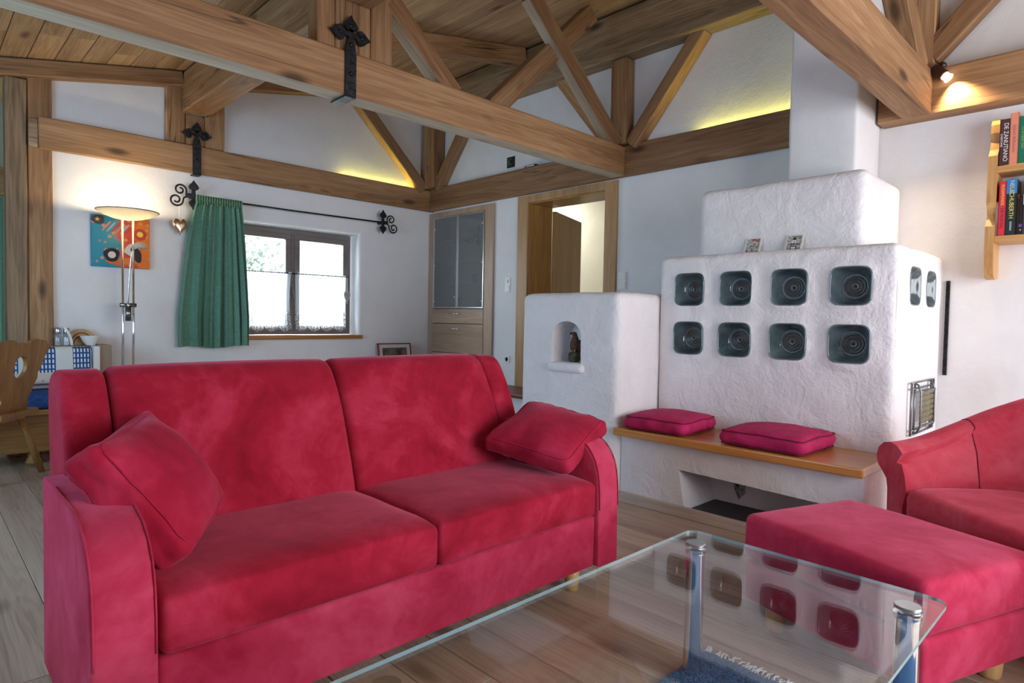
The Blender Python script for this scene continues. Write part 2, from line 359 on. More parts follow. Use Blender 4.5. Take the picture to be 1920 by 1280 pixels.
# ------------------------------------------------------------------ the setting
def wall_grid(name, fn, ulim, vlim, thick, holes, mat, label, splay=0.0, rnd=0.0):
    """fn(u, v, d) -> world, d = depth behind the visible face; holes (u0,u1,v0,v1)"""
    us = sorted(set([ulim[0], ulim[1]]+[h[i] for h in holes for i in (0, 1)])); vs = sorted(set([vlim[0], vlim[1]]+[h[i] for h in holes for i in (2, 3)]))
    V, Fc = [], []
    def q(*p): n = len(V); V.extend(Vector(fn(*x)) for x in p); Fc.append([n, n+1, n+2, n+3])
    for i in range(len(us)-1):
        for j in range(len(vs)-1):
            a, b, c, d = us[i], us[i+1], vs[j], vs[j+1]
            if any(h[0]-1e-6 <= a and b <= h[1]+1e-6 and h[2]-1e-6 <= c and d <= h[3]+1e-6 for h in holes): continue
            q((a, c, 0), (b, c, 0), (b, d, 0), (a, d, 0)); q((a, c, thick), (b, c, thick), (b, d, thick), (a, d, thick))
    for h in holes:
        prev = (0.0, -rnd)
        rings = [(0.0, 0.0)] if not rnd else [(rnd*(1-math.cos(t*math.pi/8)) , rnd*math.sin(t*math.pi/8)) for t in range(5)]
        rings = [(d, s) for d, s in rings]+[(thick, (rings[-1][1] if rnd else 0)+splay)]
        for (d0, s0), (d1, s1) in zip(rings[:-1], rings[1:]):
            c0 = [(h[0]+s0, h[2]+s0*0), (h[1]-s0, h[2]+s0*0), (h[1]-s0, h[3]-s0), (h[0]+s0, h[3]-s0)]; c1 = [(h[0]+s1, h[2]), (h[1]-s1, h[2]), (h[1]-s1, h[3]-s1), (h[0]+s1, h[3]-s1)]
            for k in range(4): q((*c0[k], d0), (*c0[(k+1) % 4], d0), (*c1[(k+1) % 4], d1), (*c1[k], d1))
    for a, b in (((ulim[0], vlim[0]), (ulim[1], vlim[0])), ((ulim[1], vlim[0]), (ulim[1], vlim[1])), ((ulim[1], vlim[1]), (ulim[0], vlim[1])), ((ulim[0], vlim[1]), (ulim[0], vlim[0]))):
        q((*a, 0), (*b, 0), (*b, thick), (*a, thick))
    o = mesh_obj(name, V, Fc, mat, local=True); tag(o, label, 'wall', kind='structure'); return o
wall_grid('wall_back', lambda u, v, d: (u, 6.5+d, v), (0.91, 5.2), (0, 4.3), 0.36, [(2.30, 3.845, 0.975, 2.175)], PLASTER, 'white plaster gable wall with the small window', 0.03, 0.035)
wall_grid('wall_right', lambda u, v, d: (4.84+d, u, v), (-2.0, 6.5), (0, 4.3), 0.36, [(3.70, 4.76, 0.46, 2.46), (5.30, 6.49, 0.2, 2.50)], PLASTER, 'white plaster wall behind the stove, with door and bookshelf')
wall_grid('wall_left', lambda u, v, d: (-1.8-d, u, v), (-2.0, 7.9), (0, 4.3), 0.3, [(2.4, 4.9, 0.85, 2.2)], PLASTER, 'white plaster wall left of the camera')
wall_grid('wall_front', lambda u, v, d: (u, -2.0-d, v), (-1.8, 5.2), (0, 4.3), 0.3, [(0.8, 4.4, 0.5, 2.4)], PLASTER, 'white plaster wall behind the camera')
ab = box('wall_alcove', -1.8, 1.2, 7.9, 8.1, 0, 3.6, plaster('grey_green_alcove_plaster', (0.33, 0.36, 0.31)), bev=0); tag(ab, 'grey green wall of the dining alcove at far left', 'wall', kind='structure')
hw = mesh_obj('wall_hallway', *merge(bevel_box(7.2, 7.3, 2.4, 7.6, 0.46, 3.2, 0), bevel_box(5.2, 7.2, 2.4, 2.5, 0.46, 3.2, 0), bevel_box(5.2, 7.2, 7.5, 7.6, 0.46, 3.2, 0), bevel_box(5.2, 7.3, 2.4, 7.6, 0.36, 0.46, 0), bevel_box(5.2, 7.3, 2.4, 7.6, 3.2, 3.3, 0)), CREAM, local=True)
tag(hw, 'cream hallway walls seen through the open door', 'wall', kind='structure')
# frames of the two windows behind the camera
for nm, f, u0, u1, v0, v1, lb in (('window_2', lambda u, v, d: (u, -2.1-d, v), 0.8, 4.4, 0.5, 2.4, 'wide window behind the camera'), ('window_3', lambda u, v, d: (-1.9-d, u, v), 2.4, 4.9, 0.85, 2.2, 'window in the left wall')):
    parts = []
    for a, b, c, d in ((u0, u1, v0, v0+.06), (u0, u1, v1-.06, v1), (u0, u0+.06, v0, v1), (u1-.06, u1, v0, v1), ((u0+u1)/2-.04, (u0+u1)/2+.04, v0, v1)):
        parts.append(prism([(a, c), (b, c), (b, d), (a, d)], lambda p, q: f(p, q, 0), lambda p, q: f(p, q, .05)))
    tag(mesh_obj(nm, *merge(*parts), FRAMEW), lb, 'window', kind='structure')
# floor planks
fl = box('floor', -1.8, 5.2, -2.0, 7.9, -0.12, -0.022, plain('dark_subfloor', (0.05, 0.04, 0.035), 0.9), bev=0); tag(fl, 'grey brown floor of wide wooden planks', 'floor', kind='structure')
PW = 0.2; rp = random.Random(3)
plank_me = {}
def plank_mesh(L, w, t, key, mat, store):
    k = (round(L, 2), key)
    if k not in store:
        vs, fs = bevel_box(0, L, -w/2+(.0025 if key == 'ceiling_board' else .0012), w/2-(.0025 if key == 'ceiling_board' else .0012), -t, 0, 0.004 if key == 'ceiling_board' else 0.0022, 1); me = bpy.data.meshes.new(key); me.from_pydata(vs, [], fs); me.update(); me.materials.append(mat); store[k] = me
    return store[k]
for i in range(33):
    x = -1.8+PW*(i+0.5); y = -2.0-rp.choice([0, .5, 1.0, 1.5])
    while y < 7.9:
        L = rp.choice([2.0, 2.5, 3.0]); y0 = max(y, -2.0); y1 = min(y+L, 7.9)
        if y1-y0 > 0.2 and not (x > 4.7):
            o = bpy.data.objects.new('floor_plank', plank_mesh(y1-y0-0.002, PW, 0.022, 'floor_plank', PLANK, plank_me)); COL.objects.link(o); o.parent = fl
            m = Matrix(((0, -1, 0), (1, 0, 0), (0, 0, 1))).to_4x4(); m.translation = Vector((x, y0, 0))-fl.location; o.matrix_local = m
        y += L
# ceiling boards
cl = mesh_obj('ceiling', [(-1.8, -2, ROOF(-1.8)+.06), (5.2, -2, ROOF(5.2)+.06), (5.2, 8.1, ROOF(5.2)+.06), (-1.8, 8.1, ROOF(-1.8)+.06), (-1.8, -2, ROOF(-1.8)+.12), (5.2, -2, ROOF(5.2)+.12), (5.2, 8.1, ROOF(5.2)+.12), (-1.8, 8.1, ROOF(-1.8)+.12)], [[0, 1, 2, 3], [4, 5, 6, 7], [0, 1, 5, 4], [1, 2, 6, 5], [2, 3, 7, 6], [3, 0, 4, 7]], plain('dark_roof_backing', (0.03, 0.022, 0.015), 0.9))
tag(cl, 'sloping ceiling of weathered wooden boards', 'ceiling', kind='structure')
ca, sa = math.cos(math.atan(0.2)), math.sin(math.atan(0.2)); BW = 0.185
for i in range(36):
    s = BW*(i+0.5); x = -1.8+s*ca
    if x > 4.95: break
    y = -2.0-rp.choice([0, 0.9, 1.7, 2.4])
    while y < 8.1:
        L = rp.choice([3.5, 4.5, 5.0]); y0 = max(y, -2.0); y1 = min(y+L, 8.1)
        if y1-y0 > 0.2:
            o = bpy.data.objects.new('ceiling_board', plank_mesh(y1-y0-0.002, BW, 0.03, 'ceiling_board', BOARDS, plank_me)); COL.objects.link(o); o.parent = cl
            X, Y, Z = Vector((0, 1, 0)), Vector((-ca, 0, -sa)), Vector((-sa, 0, ca))
            m = Matrix((X, Y, Z)).transposed().to_4x4(); m.translation = Vector((x, y0, ROOF(x)))+Z*0.03-cl.location; o.matrix_local = m
        y += L
# ------------------------------------------------------------------ timber frame
def along(name, axis, a0, a1, b0, b1, z0, z1, label, mat=None, **k):
    if axis == 'x': return timber(name, (a0, (b0+b1)/2, (z0+z1)/2), (a1, (b0+b1)/2, (z0+z1)/2), b1-b0, z1-z0, label, mat, **k)
    return timber(name, ((b0+b1)/2, a0, (z0+z1)/2), ((b0+b1)/2, a1, (z0+z1)/2), b1-b0, z1-z0, label, mat, **k)
def upright(name, x0, x1, y0, y1, z0, z1, label, mat=None, **k):
    return timber(name, ((x0+x1)/2, (y0+y1)/2, z0), ((x0+x1)/2, (y0+y1)/2, z1), y1-y0, x1-x0, label, mat, up=(1, 0, 0), **k)
along('tie_beam', 'x', -1.8, 4.76, 3.45, 3.61, 2.53, 2.79, 'long tie beam crossing the room over the sofa, carrying the large iron cross strap', pale=True)
along('tie_beam', 'x', -1.8, 4.70, 1.05, 1.215, 2.545, 2.82, 'tie beam at upper right ending beside the small spotlight')
wb = along('wall_beam', 'x', 0.81, 4.84, 6.42, 6.458, 2.525, 2.785, 'horizontal beam above the green curtain on the window wall')
attach(box('backing_board', 0.81, 4.84, 6.459, 6.50, 2.535, 2.70, TIMBER, bev=0), wb)
eb = box('beam_end', 0.745, 0.808, 6.425, 6.46, 2.53, 2.755, TIMBERG); tag(eb, 'short grey green beam end beside the pale alcove post', 'beam')
wb = along('wall_beam', 'y', 1.82, 6.42, 4.76, 4.798, 2.525, 2.805, 'horizontal beam over the door running from the room corner to the chimney')
attach(box('backing_board', 4.799, 4.84, 1.82, 6.42, 2.535, 2.72, TIMBER, bev=0), wb)
along('wall_beam', 'y', -1.9, 1.36, 4.70, 4.90, 2.545, 2.83, 'horizontal beam under the white wall at right above the bookshelf')
upright('alcove_post', 0.60, 0.738, 6.44, 6.58, 0, 3.06, 'pale knotty post at the far left beside the alcove', TIMBERG, cat='post')
upright('corner_post', 0.742, 0.908, 6.46, 6.62, 0, 3.12, 'brown post at the left end of the window wall', cat='post')
timber('gable_trim', (-1.0, 6.45, ROOF(-1.0)-.075), (1.90, 6.45, ROOF(1.9)-.075), 0.12, 0.13, 'sloping trim beam under the orange ceiling boards at left')
timber('gable_trim', (2.14, 6.45, ROOF(2.14)-.075), (4.66, 6.45, ROOF(4.66)-.075), 0.12, 0.13, 'sloping trim beam on the gable right of the purlin')
along('purlin', 'y', 3.61, 6.44, 1.90, 2.13, 3.08, 3.44, 'heavy purlin running out from the gable above the small iron strap')
along('purlin', 'y', -1.95, 3.46, 1.90, 2.10, 3.09, 3.44, 'purlin end above the large iron cross strap, dark underside')
along('ridge_purlin', 'y', -1.95, 6.44, 4.66, 4.838, 3.585, 3.985, 'broad ridge purlin along the top of the stove wall', TIMBERG)
timber('rafter', (2.2, 4.70, ROOF(2.2)-.09), (4.65, 4.70, ROOF(4.65)-.09), 0.12, 0.17, 'dark rafter under the ceiling boards behind the tie beam')
timber('rafter', (2.2, 2.45, ROOF(2.2)-.09), (4.65, 2.45, ROOF(4.65)-.09), 0.12, 0.17, 'rafter high above the stove bench')
gp = thing('gable_post', (2.02, 6.47, 2.786), 'short wide plank post on the gable carrying the purlin', 'post')
for a, b, zt in ((1.762, 1.93, 3.32), (1.933, 2.10, 3.075), (2.103, 2.284, 3.38)):
    timber('plank', ((a+b)/2, 6.47, 2.79), ((a+b)/2, 6.47, zt if zt > 3.1 else 3.075), 0.06, b-a, '', up=(1, 0, 0), parent=gp)
kp = thing('king_post', (2.01, 3.53, 2.79), 'king post of upright planks standing on the tie beam behind the iron cross', 'post')
for a, b in ((1.752, 1.865), (1.867, 2.02), (2.022, 2.105), (2.107, 2.265)):
    timber('plank', ((a+b)/2, 3.535, 2.793), ((a+b)/2, 3.535, ROOF((a+b)/2)-.01 if b > 2.105 or a < 1.8 else 3.43), 0.13, b-a-.001, '', up=(1, 0, 0), parent=kp)
upright('corner_post', 4.66, 4.83, 6.22, 6.46, 2.79, 3.58, 'short dark post standing in the room corner on the beams', cat='post')
upright('wall_post', 4.70, 4.83, 3.42, 3.59, 2.81, 3.58, 'short post on the wall where the tie beam meets the door wall', cat='post')
upright('wall_post', 4.72, 4.83, 1.05, 1.16, 2.835, 3.58, 'short post at upper right beside the spotlight', cat='post')
Yv = (0, 1, 0); Xv = (1, 0, 0)
timber('strut', (2.26, 3.53, 3.22), (2.80, 3.53, 2.765), 0.12, 0.13, 'short strut slanting from the king post down to the tie beam', TIMBER, cat='strut', pale=True)
timber('strut', (4.33, 3.56, 3.862), (3.19, 3.56, 2.77), 0.12, 0.15, 'strut slanting from the ridge purlin down left to the tie beam', cat='strut')
timber('strut', (3.52, 3.50, 3.72), (4.66, 3.50, 2.79), 0.10, 0.15, 'strut slanting down right to the wall end of the tie beam', TIMBER, cat='strut', pale=True)
timber('strut', (3.52, 1.13, 3.72), (4.60, 1.13, 2.80), 0.13, 0.16, 'strut slanting down beside the spotlight at upper right', cat='strut')
timber('brace', (3.62, 6.44, 3.77), (4.66, 6.44, 2.78), 0.11, 0.14, 'diagonal brace on the window wall left of the corner post', cat='brace')
timber('brace', (4.78, 5.62, 3.60), (4.78, 6.27, 2.79), 0.11, 0.13, 'diagonal brace on the door wall right of the corner post', up=(1, 0, 0), cat='brace')
timber('brace', (4.775, 2.70, 3.62), (4.775, 3.38, 2.79), 0.12, 0.12, 'diagonal brace right of the wall post, yellow lit edge', up=(1, 0, 0), cat='brace')
timber('brace', (4.79, 4.28, 3.62), (4.79, 3.64, 2.85), 0.12, 0.09, 'diagonal brace left of the wall post', up=(1, 0, 0), cat='brace')
timber('brace', (4.77, 0.42, 3.60), (4.77, 1.09, 2.93), 0.14, 0.10, 'diagonal brace right of the spotlight', up=(1, 0, 0), cat='brace')
# ------------------------------------------------------------------ window in the gable
w1 = thing('window_1', (3.065, 6.64, 0.985), 'dark grey wooden double casement window', 'window'); w1['kind'] = 'structure'
fp = []
WX0, WX1, WZ0, WZ1, WM = 2.36, 3.775, 0.985, 2.125, 3.068
fp = [bevel_box(WX0, WX1, 6.625, 6.70, WZ1-.055, WZ1, .004), bevel_box(WX0, WX1, 6.625, 6.70, WZ0, WZ0+.045, .004), bevel_box(WX0, WX0+.05, 6.626, 6.70, WZ0+.045, WZ1-.055, .004), bevel_box(WX1-.045, WX1, 6.626, 6.70, WZ0+.045, WZ1-.055, .004), bevel_box(WM-.028, WM+.028, 6.63, 6.70, WZ0+.045, WZ1-.055, .004)]
mesh_obj('window_frame', *merge(*fp), FRAMEW, w1)
for a, b in ((WX0+.045, WM-.022), (WM+.022, WX1-.04)):
    z0, z1 = WZ0+.04, WZ1-.05; s = 0.058
    so = mesh_obj('sash', *merge(bevel_box(a, b, 6.615, 6.67, z1-s, z1, .005), bevel_box(a, b, 6.615, 6.67, z0, z0+s, .005), bevel_box(a, a+s, 6.6155, 6.67, z0+s, z1-s, .005), bevel_box(b-s, b, 6.6155, 6.67, z0+s, z1-s, .005)), FRAMEW, w1)
    box('pane', a+s-.004, b-s+.004, 6.640, 6.644, z0+s-.004, z1-s+.004, GLASS, so, bev=0)
mesh_obj('window_handle', *merge(bevel_box(WM-.012, WM+.012, 6.60, 6.63, 1.42, 1.50, .004), tube([(WM, 6.60, 1.48), (WM, 6.585, 1.48), (WM, 6.58, 1.38)], .008)), FRAMEW, w1)
si = box('window_sill', 2.28, 3.85, 6.455, 6.63, 0.935, 0.980, HONEYX, w1, bev=.006)
def lace_mat():
    m, nt, b = new_mat('white_lace'); nt.nodes.remove(b); out = nt.nodes['Material Output']
    d = N(nt, 'ShaderNodeBsdfDiffuse'); t = N(nt, 'ShaderNodeBsdfTranslucent'); tr = N(nt, 'ShaderNodeBsdfTransparent')
    d.inputs[0].default_value = (.85, .9, .95, 1); t.inputs[0].default_value = (.9, .95, 1, 1)
    m1 = N(nt, 'ShaderNodeMixShader'); m1.inputs[0].default_value = .6; nt.links.new(d.outputs[0], m1.inputs[1]); nt.links.new(t.outputs[0], m1.inputs[2])
    v = obj_coords(nt, rand=False); vo = N(nt, 'ShaderNodeTexVoronoi'); nt.links.new(v, vo.inputs['Vector']); vo.inputs['Scale'].default_value = 70
    sep = N(nt, 'ShaderNodeSeparateXYZ'); nt.links.new(v, sep.inputs[0])
    low = ramp(nt, [(0.0, (1, 1, 1)), (0.16, (1, 1, 1)), (0.20, (0, 0, 0))], sep.outputs[2])   # lace border along the hem
    hole = ramp(nt, [(0.38, (0, 0, 0)), (0.46, (.75, .75, .75))], vo.outputs['Distance'])
    f1 = mixc(nt, low, (.35, .35, .35), hole)
    m2 = N(nt, 'ShaderNodeMixShader'); nt.links.new(f1, m2.inputs[0]); nt.links.new(m1.outputs[0], m2.inputs[1]); nt.links.new(tr.outputs[0], m2.inputs[2]); nt.links.new(m2.outputs[0], out.inputs[0]); return m
LACE = lace_mat()
for (a, b, gather), lb in zip(((2.46, 3.045, 'r'), (3.085, 3.70, 'n')), ('white lace cafe curtain in the left casement, gathered beside the mullion', 'white lace cafe curtain in the right casement with scalloped hem')):
    ct = thing('cafe_curtain', ((a+b)/2, 6.59, 1.05), lb, 'curtain', 'lace cafe curtains')
    V, Fc = [], []; nu, nv = 130, 14; zt = 1.655
    for i in range(nu+1):
        u = i/nu; x = a+(b-a)*u; sc = abs(math.sin(math.pi*u*4.0)); sc2 = abs(math.sin(math.pi*u*24)); zb = 1.075-0.055*sc**0.8-0.008*sc2
        for j in range(nv+1):
            t = j/nv; z = zb+(zt-zb)*t; amp = .006+(.012 if gather == 'r' and u > .82 else 0)
            V.append((x-(0.02*math.sin(t*3.1) if u > .8 and gather == 'r' else 0), 6.592+amp*math.sin(u*95+math.sin(z*5))*(0.6+.4*(1-t)), z))
    for i in range(nu):
        for j in range(nv): k = i*(nv+1)+j; Fc.append([k, k+nv+1, k+nv+2, k+1])
    mesh_obj('lace', V, Fc, LACE, ct, smooth=True)
    mesh_obj('rod', *tube([(a-.02, 6.574, 1.648), (b+.02, 6.574, 1.648)], .006), IRON, ct)
    nr = int((b-a)/.075)
    for k in range(nr):
        xx = a+.03+(b-a-.06)*k/(nr-1)
        mesh_obj('loop', *tube([(xx-.014, 6.566, 1.640), (xx-.012, 6.566, 1.657), (xx+.012, 6.566, 1.657), (xx+.014, 6.566, 1.640)], .0035, 6), LACE, ct)
# hillside trees outside
LEAF = mottled('pale_spring_foliage', srgb(150, 178, 156), srgb(190, 210, 196), 3, 0.9, 0, 0)
for k, (x, y, z, h, lb) in enumerate(((3.9, 11.0, 0.2, 2.9, 'leafy tree outside behind the upper left window pane'), (4.9, 12.5, 0.2, 1.9, 'lower shrub outside behind the left window pane'))):
    t = thing('garden_tree', (x, y, -1.0), lb, 'tree'); rr = random.Random(k+5); bm = bmesh.new()
    for _ in range(260):
        p = Vector((rr.gauss(0, .28), rr.gauss(0, .28), rr.gauss(0, .34)))+Vector((x, y, z+h)); d = Vector((rr.uniform(-1, 1), rr.uniform(-1, 1), rr.uniform(-1, 1))).normalized(); e = d.orthogonal().normalized()
        bm.faces.new([bm.verts.new(p+v-root_off(t)) for v in (d*.07, e*.03, -d*.07, -e*.03)])
    me = bpy.data.meshes.new('foliage'); bm.to_mesh(me); bm.free(); me.materials.append(LEAF); o = bpy.data.objects.new('foliage', me); COL.objects.link(o); o.parent = t; o['kind'] = 'stuff'
    mesh_obj('trunk', *tube([(x, y, -1), (x+.05, y, z+h*.6), (x, y, z+h)], [.09, .06, .02]), TIMBERG, t)
gd = box('ground_outside', -6, 16, 8.6, 30, -1.2, -1.0, mottled('pale_meadow', srgb(120, 150, 100), srgb(160, 185, 140), 2, 0.9, 0, 0), bev=0); tag(gd, 'pale meadow outside the window', 'ground', kind='structure')
# ------------------------------------------------------------------ wrought iron straps, rod, scrolls
def leaf_outline(s):
    return [(0, 0), (.16*s, .06*s), (.40*s, .18*s), (.46*s, .36*s), (.36*s, .56*s), (.16*s, .78*s), (0, 1.02*s), (-.16*s, .78*s), (-.36*s, .56*s), (-.46*s, .36*s), (-.40*s, .18*s), (-.16*s, .06*s)]
def iron_strap(loc, ztop, zbot, s, yb, label, depth):
    """plate in the XZ plane in front of a beam; trefoil head, foot folded under the beam"""
    x, y = loc; t = thing('iron_strap', (x, y, zbot), label, 'iron fitting', 'wrought iron cross straps')
    zc = ztop-.118; wst = .036
    pl = [(-wst, zbot), (wst, zbot), (wst, zc-.17), (wst*1.02, zc-.11), (wst*.70, zc-.05), (wst*.42, zc-.02), (wst*.42, zc+.03), (-wst*.42, zc+.03), (-wst*.42, zc-.02), (-wst*.70, zc-.05), (-wst*1.02, zc-.11), (-wst, zc-.17)]
    mesh_obj('plate', *prism(pl, lambda a, b: (x+a, y-.012, b), lambda a, b: (x+a, y+.0, b)), IRON, t)
    mesh_obj('arm_bar', *prism([(-wst*1.1, zc-.016), (wst*1.1, zc-.016), (wst*1.1, zc+.010), (-wst*1.1, zc+.010)], lambda a, b: (x+a, y-.014, b), lambda a, b: (x+a, y+.0, b)), IRON, t)
    for ang, dx, dz in ((0, 0, .012), (90, wst*.95, -.004), (-90, -wst*.95, -.004)):
        ca_, sa_ = math.cos(R(ang)), math.sin(R(ang)); L = leaf_outline(.100)
        pts = [(x+dx+a*ca_+b*sa_, zc+dz-a*sa_+b*ca_) for a, b in L]
        lf = mesh_obj('leaf', *prism(pts, lambda a, b: (a, y-.012, b), lambda a, b: (a, y+.0, b)), IRON, t)
        cx, cz = x+dx+.038*sa_, zc+dz+.038*ca_
        V, Fc = lathe([(0.013, 0), (.012, .005), (.006, .008), (0.0, .009)], 10); mesh_obj('nail', [(cx+v.x, y-.012-v.z, cz+v.y) for v in V], Fc, IRON, lf, smooth=True)
    for zz in (zbot+.13, zbot+.30):
        V, Fc = lathe([(0.014, 0), (.012, .006), (.006, .01), (0.0, .011)], 10); mesh_obj('nail', [(x+v.x, y-.012-v.z, zz+v.y) for v in V], Fc, IRON, t, smooth=True)
    box('foot', x-wst, x+wst, y-.012, y+depth, zbot-.012, zbot, IRON, t, bev=.002)
iron_strap((1.95, 3.447), 3.005, 2.525, .16, 0, 'large black iron cross strap on the long tie beam', .17)
iron_strap((2.02, 6.416), 3.01, 2.518, .16, 0, 'smaller looking iron cross strap on the window wall beam above the curtain', .07)
cr = thing('curtain_rod', (3.0, 6.40, 2.30), 'long black iron curtain rod with scrolled ends above the window', 'curtain rod')
mesh_obj('rod', *tube([(1.95, 6.40, 2.30), (3.0, 6.40, 2.297), (4.08, 6.40, 2.305)], .009), IRON, cr, smooth=True)
for xb, sg in ((1.985, -1), (4.065, 1)):
    br = mesh_obj('bracket', *merge(bevel_box(xb-.016, xb+.016, 6.385, 6.41, 2.26, 2.36, .003), bevel_box(xb-.014, xb+.014, 6.41, 6.50, 2.29, 2.32, .003), bevel_box(min(xb, xb+sg*.07), max(xb, xb+sg*.07), 6.39, 6.41, 2.285, 2.325, .004)), IRON, cr)
    for up in (1, -1):
        pts = [(xb+a, 2.31+up*(.04+b)) for a, b in leaf_outline(.10)]
        mesh_obj('leaf', *prism(pts, lambda a, b: (a, 6.386, b), lambda a, b: (a, 6.394, b)), IRON, br)
    def spiral(cx, cz, r0, a0, turns, d):
        return [(cx+sg*(r0*(1-.72*k/40))*math.cos(a0+d*turns*2*math.pi*k/40), 6.40, cz+(r0*(1-.72*k/40))*math.sin(a0+d*turns*2*math.pi*k/40)) for k in range(41)]
    cxa = xb+sg*.115; cxb = xb+sg*.15
    mesh_obj('scroll', *tube([(xb+sg*.06, 6.40, 2.318)]+spiral(cxa, 2.348, .055, R(200), 1.35, -1), .0085, 6), IRON, br, smooth=True)
    mesh_obj('scroll', *tube([(xb+sg*.06, 6.40, 2.292), (xb+sg*.085, 6.40, 2.275)]+spiral(cxb, 2.252, .06, R(200), 1.35, 1), .0085, 6), IRON, br, smooth=True)
# green curtain
cu = thing('green_curtain', (2.18, 6.40, 0.87), 'gathered green cotton curtain left of the window', 'curtain')
def pleat(u, t):
    ph = u*2*math.pi*8.5+1.3*math.sin(u*13+1)+.6*math.sin(u*31)+.5*math.sin(2.2*t+u*9)
    return (math.sin(ph)+.35*math.sin(2.1*ph+1.0))*(.75+.45*math.sin(u*21+2))
V, Fc = [], []; nu, nv = 220, 40
for i in range(nu+1):
    u = i/nu
    for j in range(nv+1):
        t = j/nv; z = 2.255-(2.255-.873)*t+.012*math.sin(u*9)*t
        e = min(1, t*1.25)**.7; x0 = 1.995+(1.842-1.995)*e; x1 = 2.425+(2.515-2.425)*e
        amp = .020+.020*t; x = x0+(x1-x0)*u+.012*math.cos(u*2*math.pi*9.5)*t
        V.append((x, 6.385+amp*pleat(u, t)+.006*noise.noise(Vector((u*30, t*4, 0))), z))
for i in range(nu):
    for j in range(nv): k = i*(nv+1)+j; Fc.append([k, k+nv+1, k+nv+2, k+1])
mesh_obj('drape', V, Fc, GREEN, cu, smooth=True)
V, Fc = [], []; nv = 8
for i in range(nu+1):
    u = i/nu
    for j in range(nv+1):
        t = j/nv; x0, x1 = 1.99, 2.43
        V.append((x0+(x1-x0)*u, 6.378+.02*math.sin(u*2*math.pi*19)*(.4+.6*abs(t-.5)*2), 2.318-.085*t+.006*math.sin(u*2*math.pi*19)*(1-t)))
for i in range(nu):
    for j in range(nv): k = i*(nv+1)+j; Fc.append([k, k+nv+1, k+nv+2, k+1])
mesh_obj('heading', V, Fc, mottled('pale_green_heading', srgb(112, 150, 122), srgb(92, 134, 108), 40, .85, 0, .1), cu, smooth=True)
def heart(cx, y, zb, w, h, depth):
    out = []
    for k in range(40):
        a = 2*math.pi*k/40; hx = 16*math.sin(a)**3; hy = 13*math.cos(a)-5*math.cos(2*a)-2*math.cos(3*a)-math.cos(4*a)
        out.append((hx/32*w, (hy+17)/29*h))
    n = len(out); V = []; Fc = []; S = [(1.0, 0), (.93, .55), (.78, .85), (.5, 1.0), (.2, 1.0)]
    for sgn in (-1, 1):
        for s, d in S: V += [(cx+a*s, y+sgn*depth/2*d, zb+h*.55+(b-h*.55)*s) for a, b in out]
        base = 0 if sgn < 0 else len(S)*n
        for i in range(len(S)-1):
            for k in range(n): Fc.append([base+i*n+k, base+i*n+(k+1) % n, base+(i+1)*n+(k+1) % n, base+(i+1)*n+k])
        Fc.append([base+(len(S)-1)*n+k for k in range(n)])
    for k in range(n): Fc.append([k, (k+1) % n, len(S)*n+(k+1) % n, len(S)*n+k])
    return V, Fc
gh = thing('hanging_heart', (1.866, 6.40, 1.92), 'shiny copper heart hanging from the left curtain rod scroll', 'ornament', 'hanging hearts')
mesh_obj('heart', *heart(1.866, 6.40, 1.915, .125, .165, .045), GOLD, gh, smooth=True)
mesh_obj('ribbon', *tube([(1.866, 6.40, 2.06), (1.862, 6.40, 2.20)], .004, 6), WHITE, gh)
wh = thing('hanging_heart', (3.705, 6.575, 1.33), 'small grey wooden heart hanging at the right side of the window', 'ornament', 'hanging hearts')
mesh_obj('heart', *heart(3.705, 6.57, 1.335, .085, .15, .015), GREYW, wh, smooth=True)
mesh_obj('string', *tube([(3.705, 6.57, 1.46), (3.702, 6.575, 1.65)], .002, 6), WHITE, wh)
# ------------------------------------------------------------------ door and hallway
d1 = thing('door_1', (4.84, 4.24, 0.46), 'open wooden door in a wide golden wood frame', 'door'); d1['kind'] = 'structure'
mesh_obj('casing', *merge(bevel_box(4.815, 4.845, 4.745, 4.90, .46, 2.522, .004), bevel_box(4.815, 4.845, 3.572, 3.715, .46, 2.52, .004), bevel_box(4.8155, 4.845, 3.7155, 4.7445, 2.445, 2.522, .004)), GOAK, d1)
mesh_obj('jamb', *merge(bevel_box(4.846, 5.20, 4.735, 4.759, .46, 2.462, .003), bevel_box(4.846, 5.20, 3.701, 3.725, .46, 2.462, .003), bevel_box(4.846, 5.20, 3.7255, 4.7345, 2.435, 2.462, .003)), DOORW, d1)
lf = mesh_obj('door_leaf', *prism([(5.205, 4.74), (5.215, 4.70), (6.02, 4.995), (6.005, 5.035)], lambda a, b: (a, b, .475), lambda a, b: (a, b, 2.40)), DOORW, d1)
mesh_obj('handle', *tube([(5.93, 4.955, 1.5), (5.945, 4.91, 1.5), (5.83, 4.87, 1.5)], .01), STEEL, lf)
ld = thing('landing', (4.55, 4.2, 0), 'raised landing with red brown tread before the door', 'step'); ld['kind'] = 'structure'
box('plinth', 4.36, 4.84, 3.40, 5.28, 0, .42, PLASTER, ld, bev=.01)
box('tread', 4.30, 4.85, 3.40, 5.28, .42, .462, TREAD, ld, bev=.012)
box('lower_plinth', 4.06, 4.36, 3.40, 5.28, 0, .20, PLASTER, ld, bev=.01)
box('lower_tread', 4.02, 4.37, 3.40, 5.28, .20, .238, TREAD, ld, bev=.012)
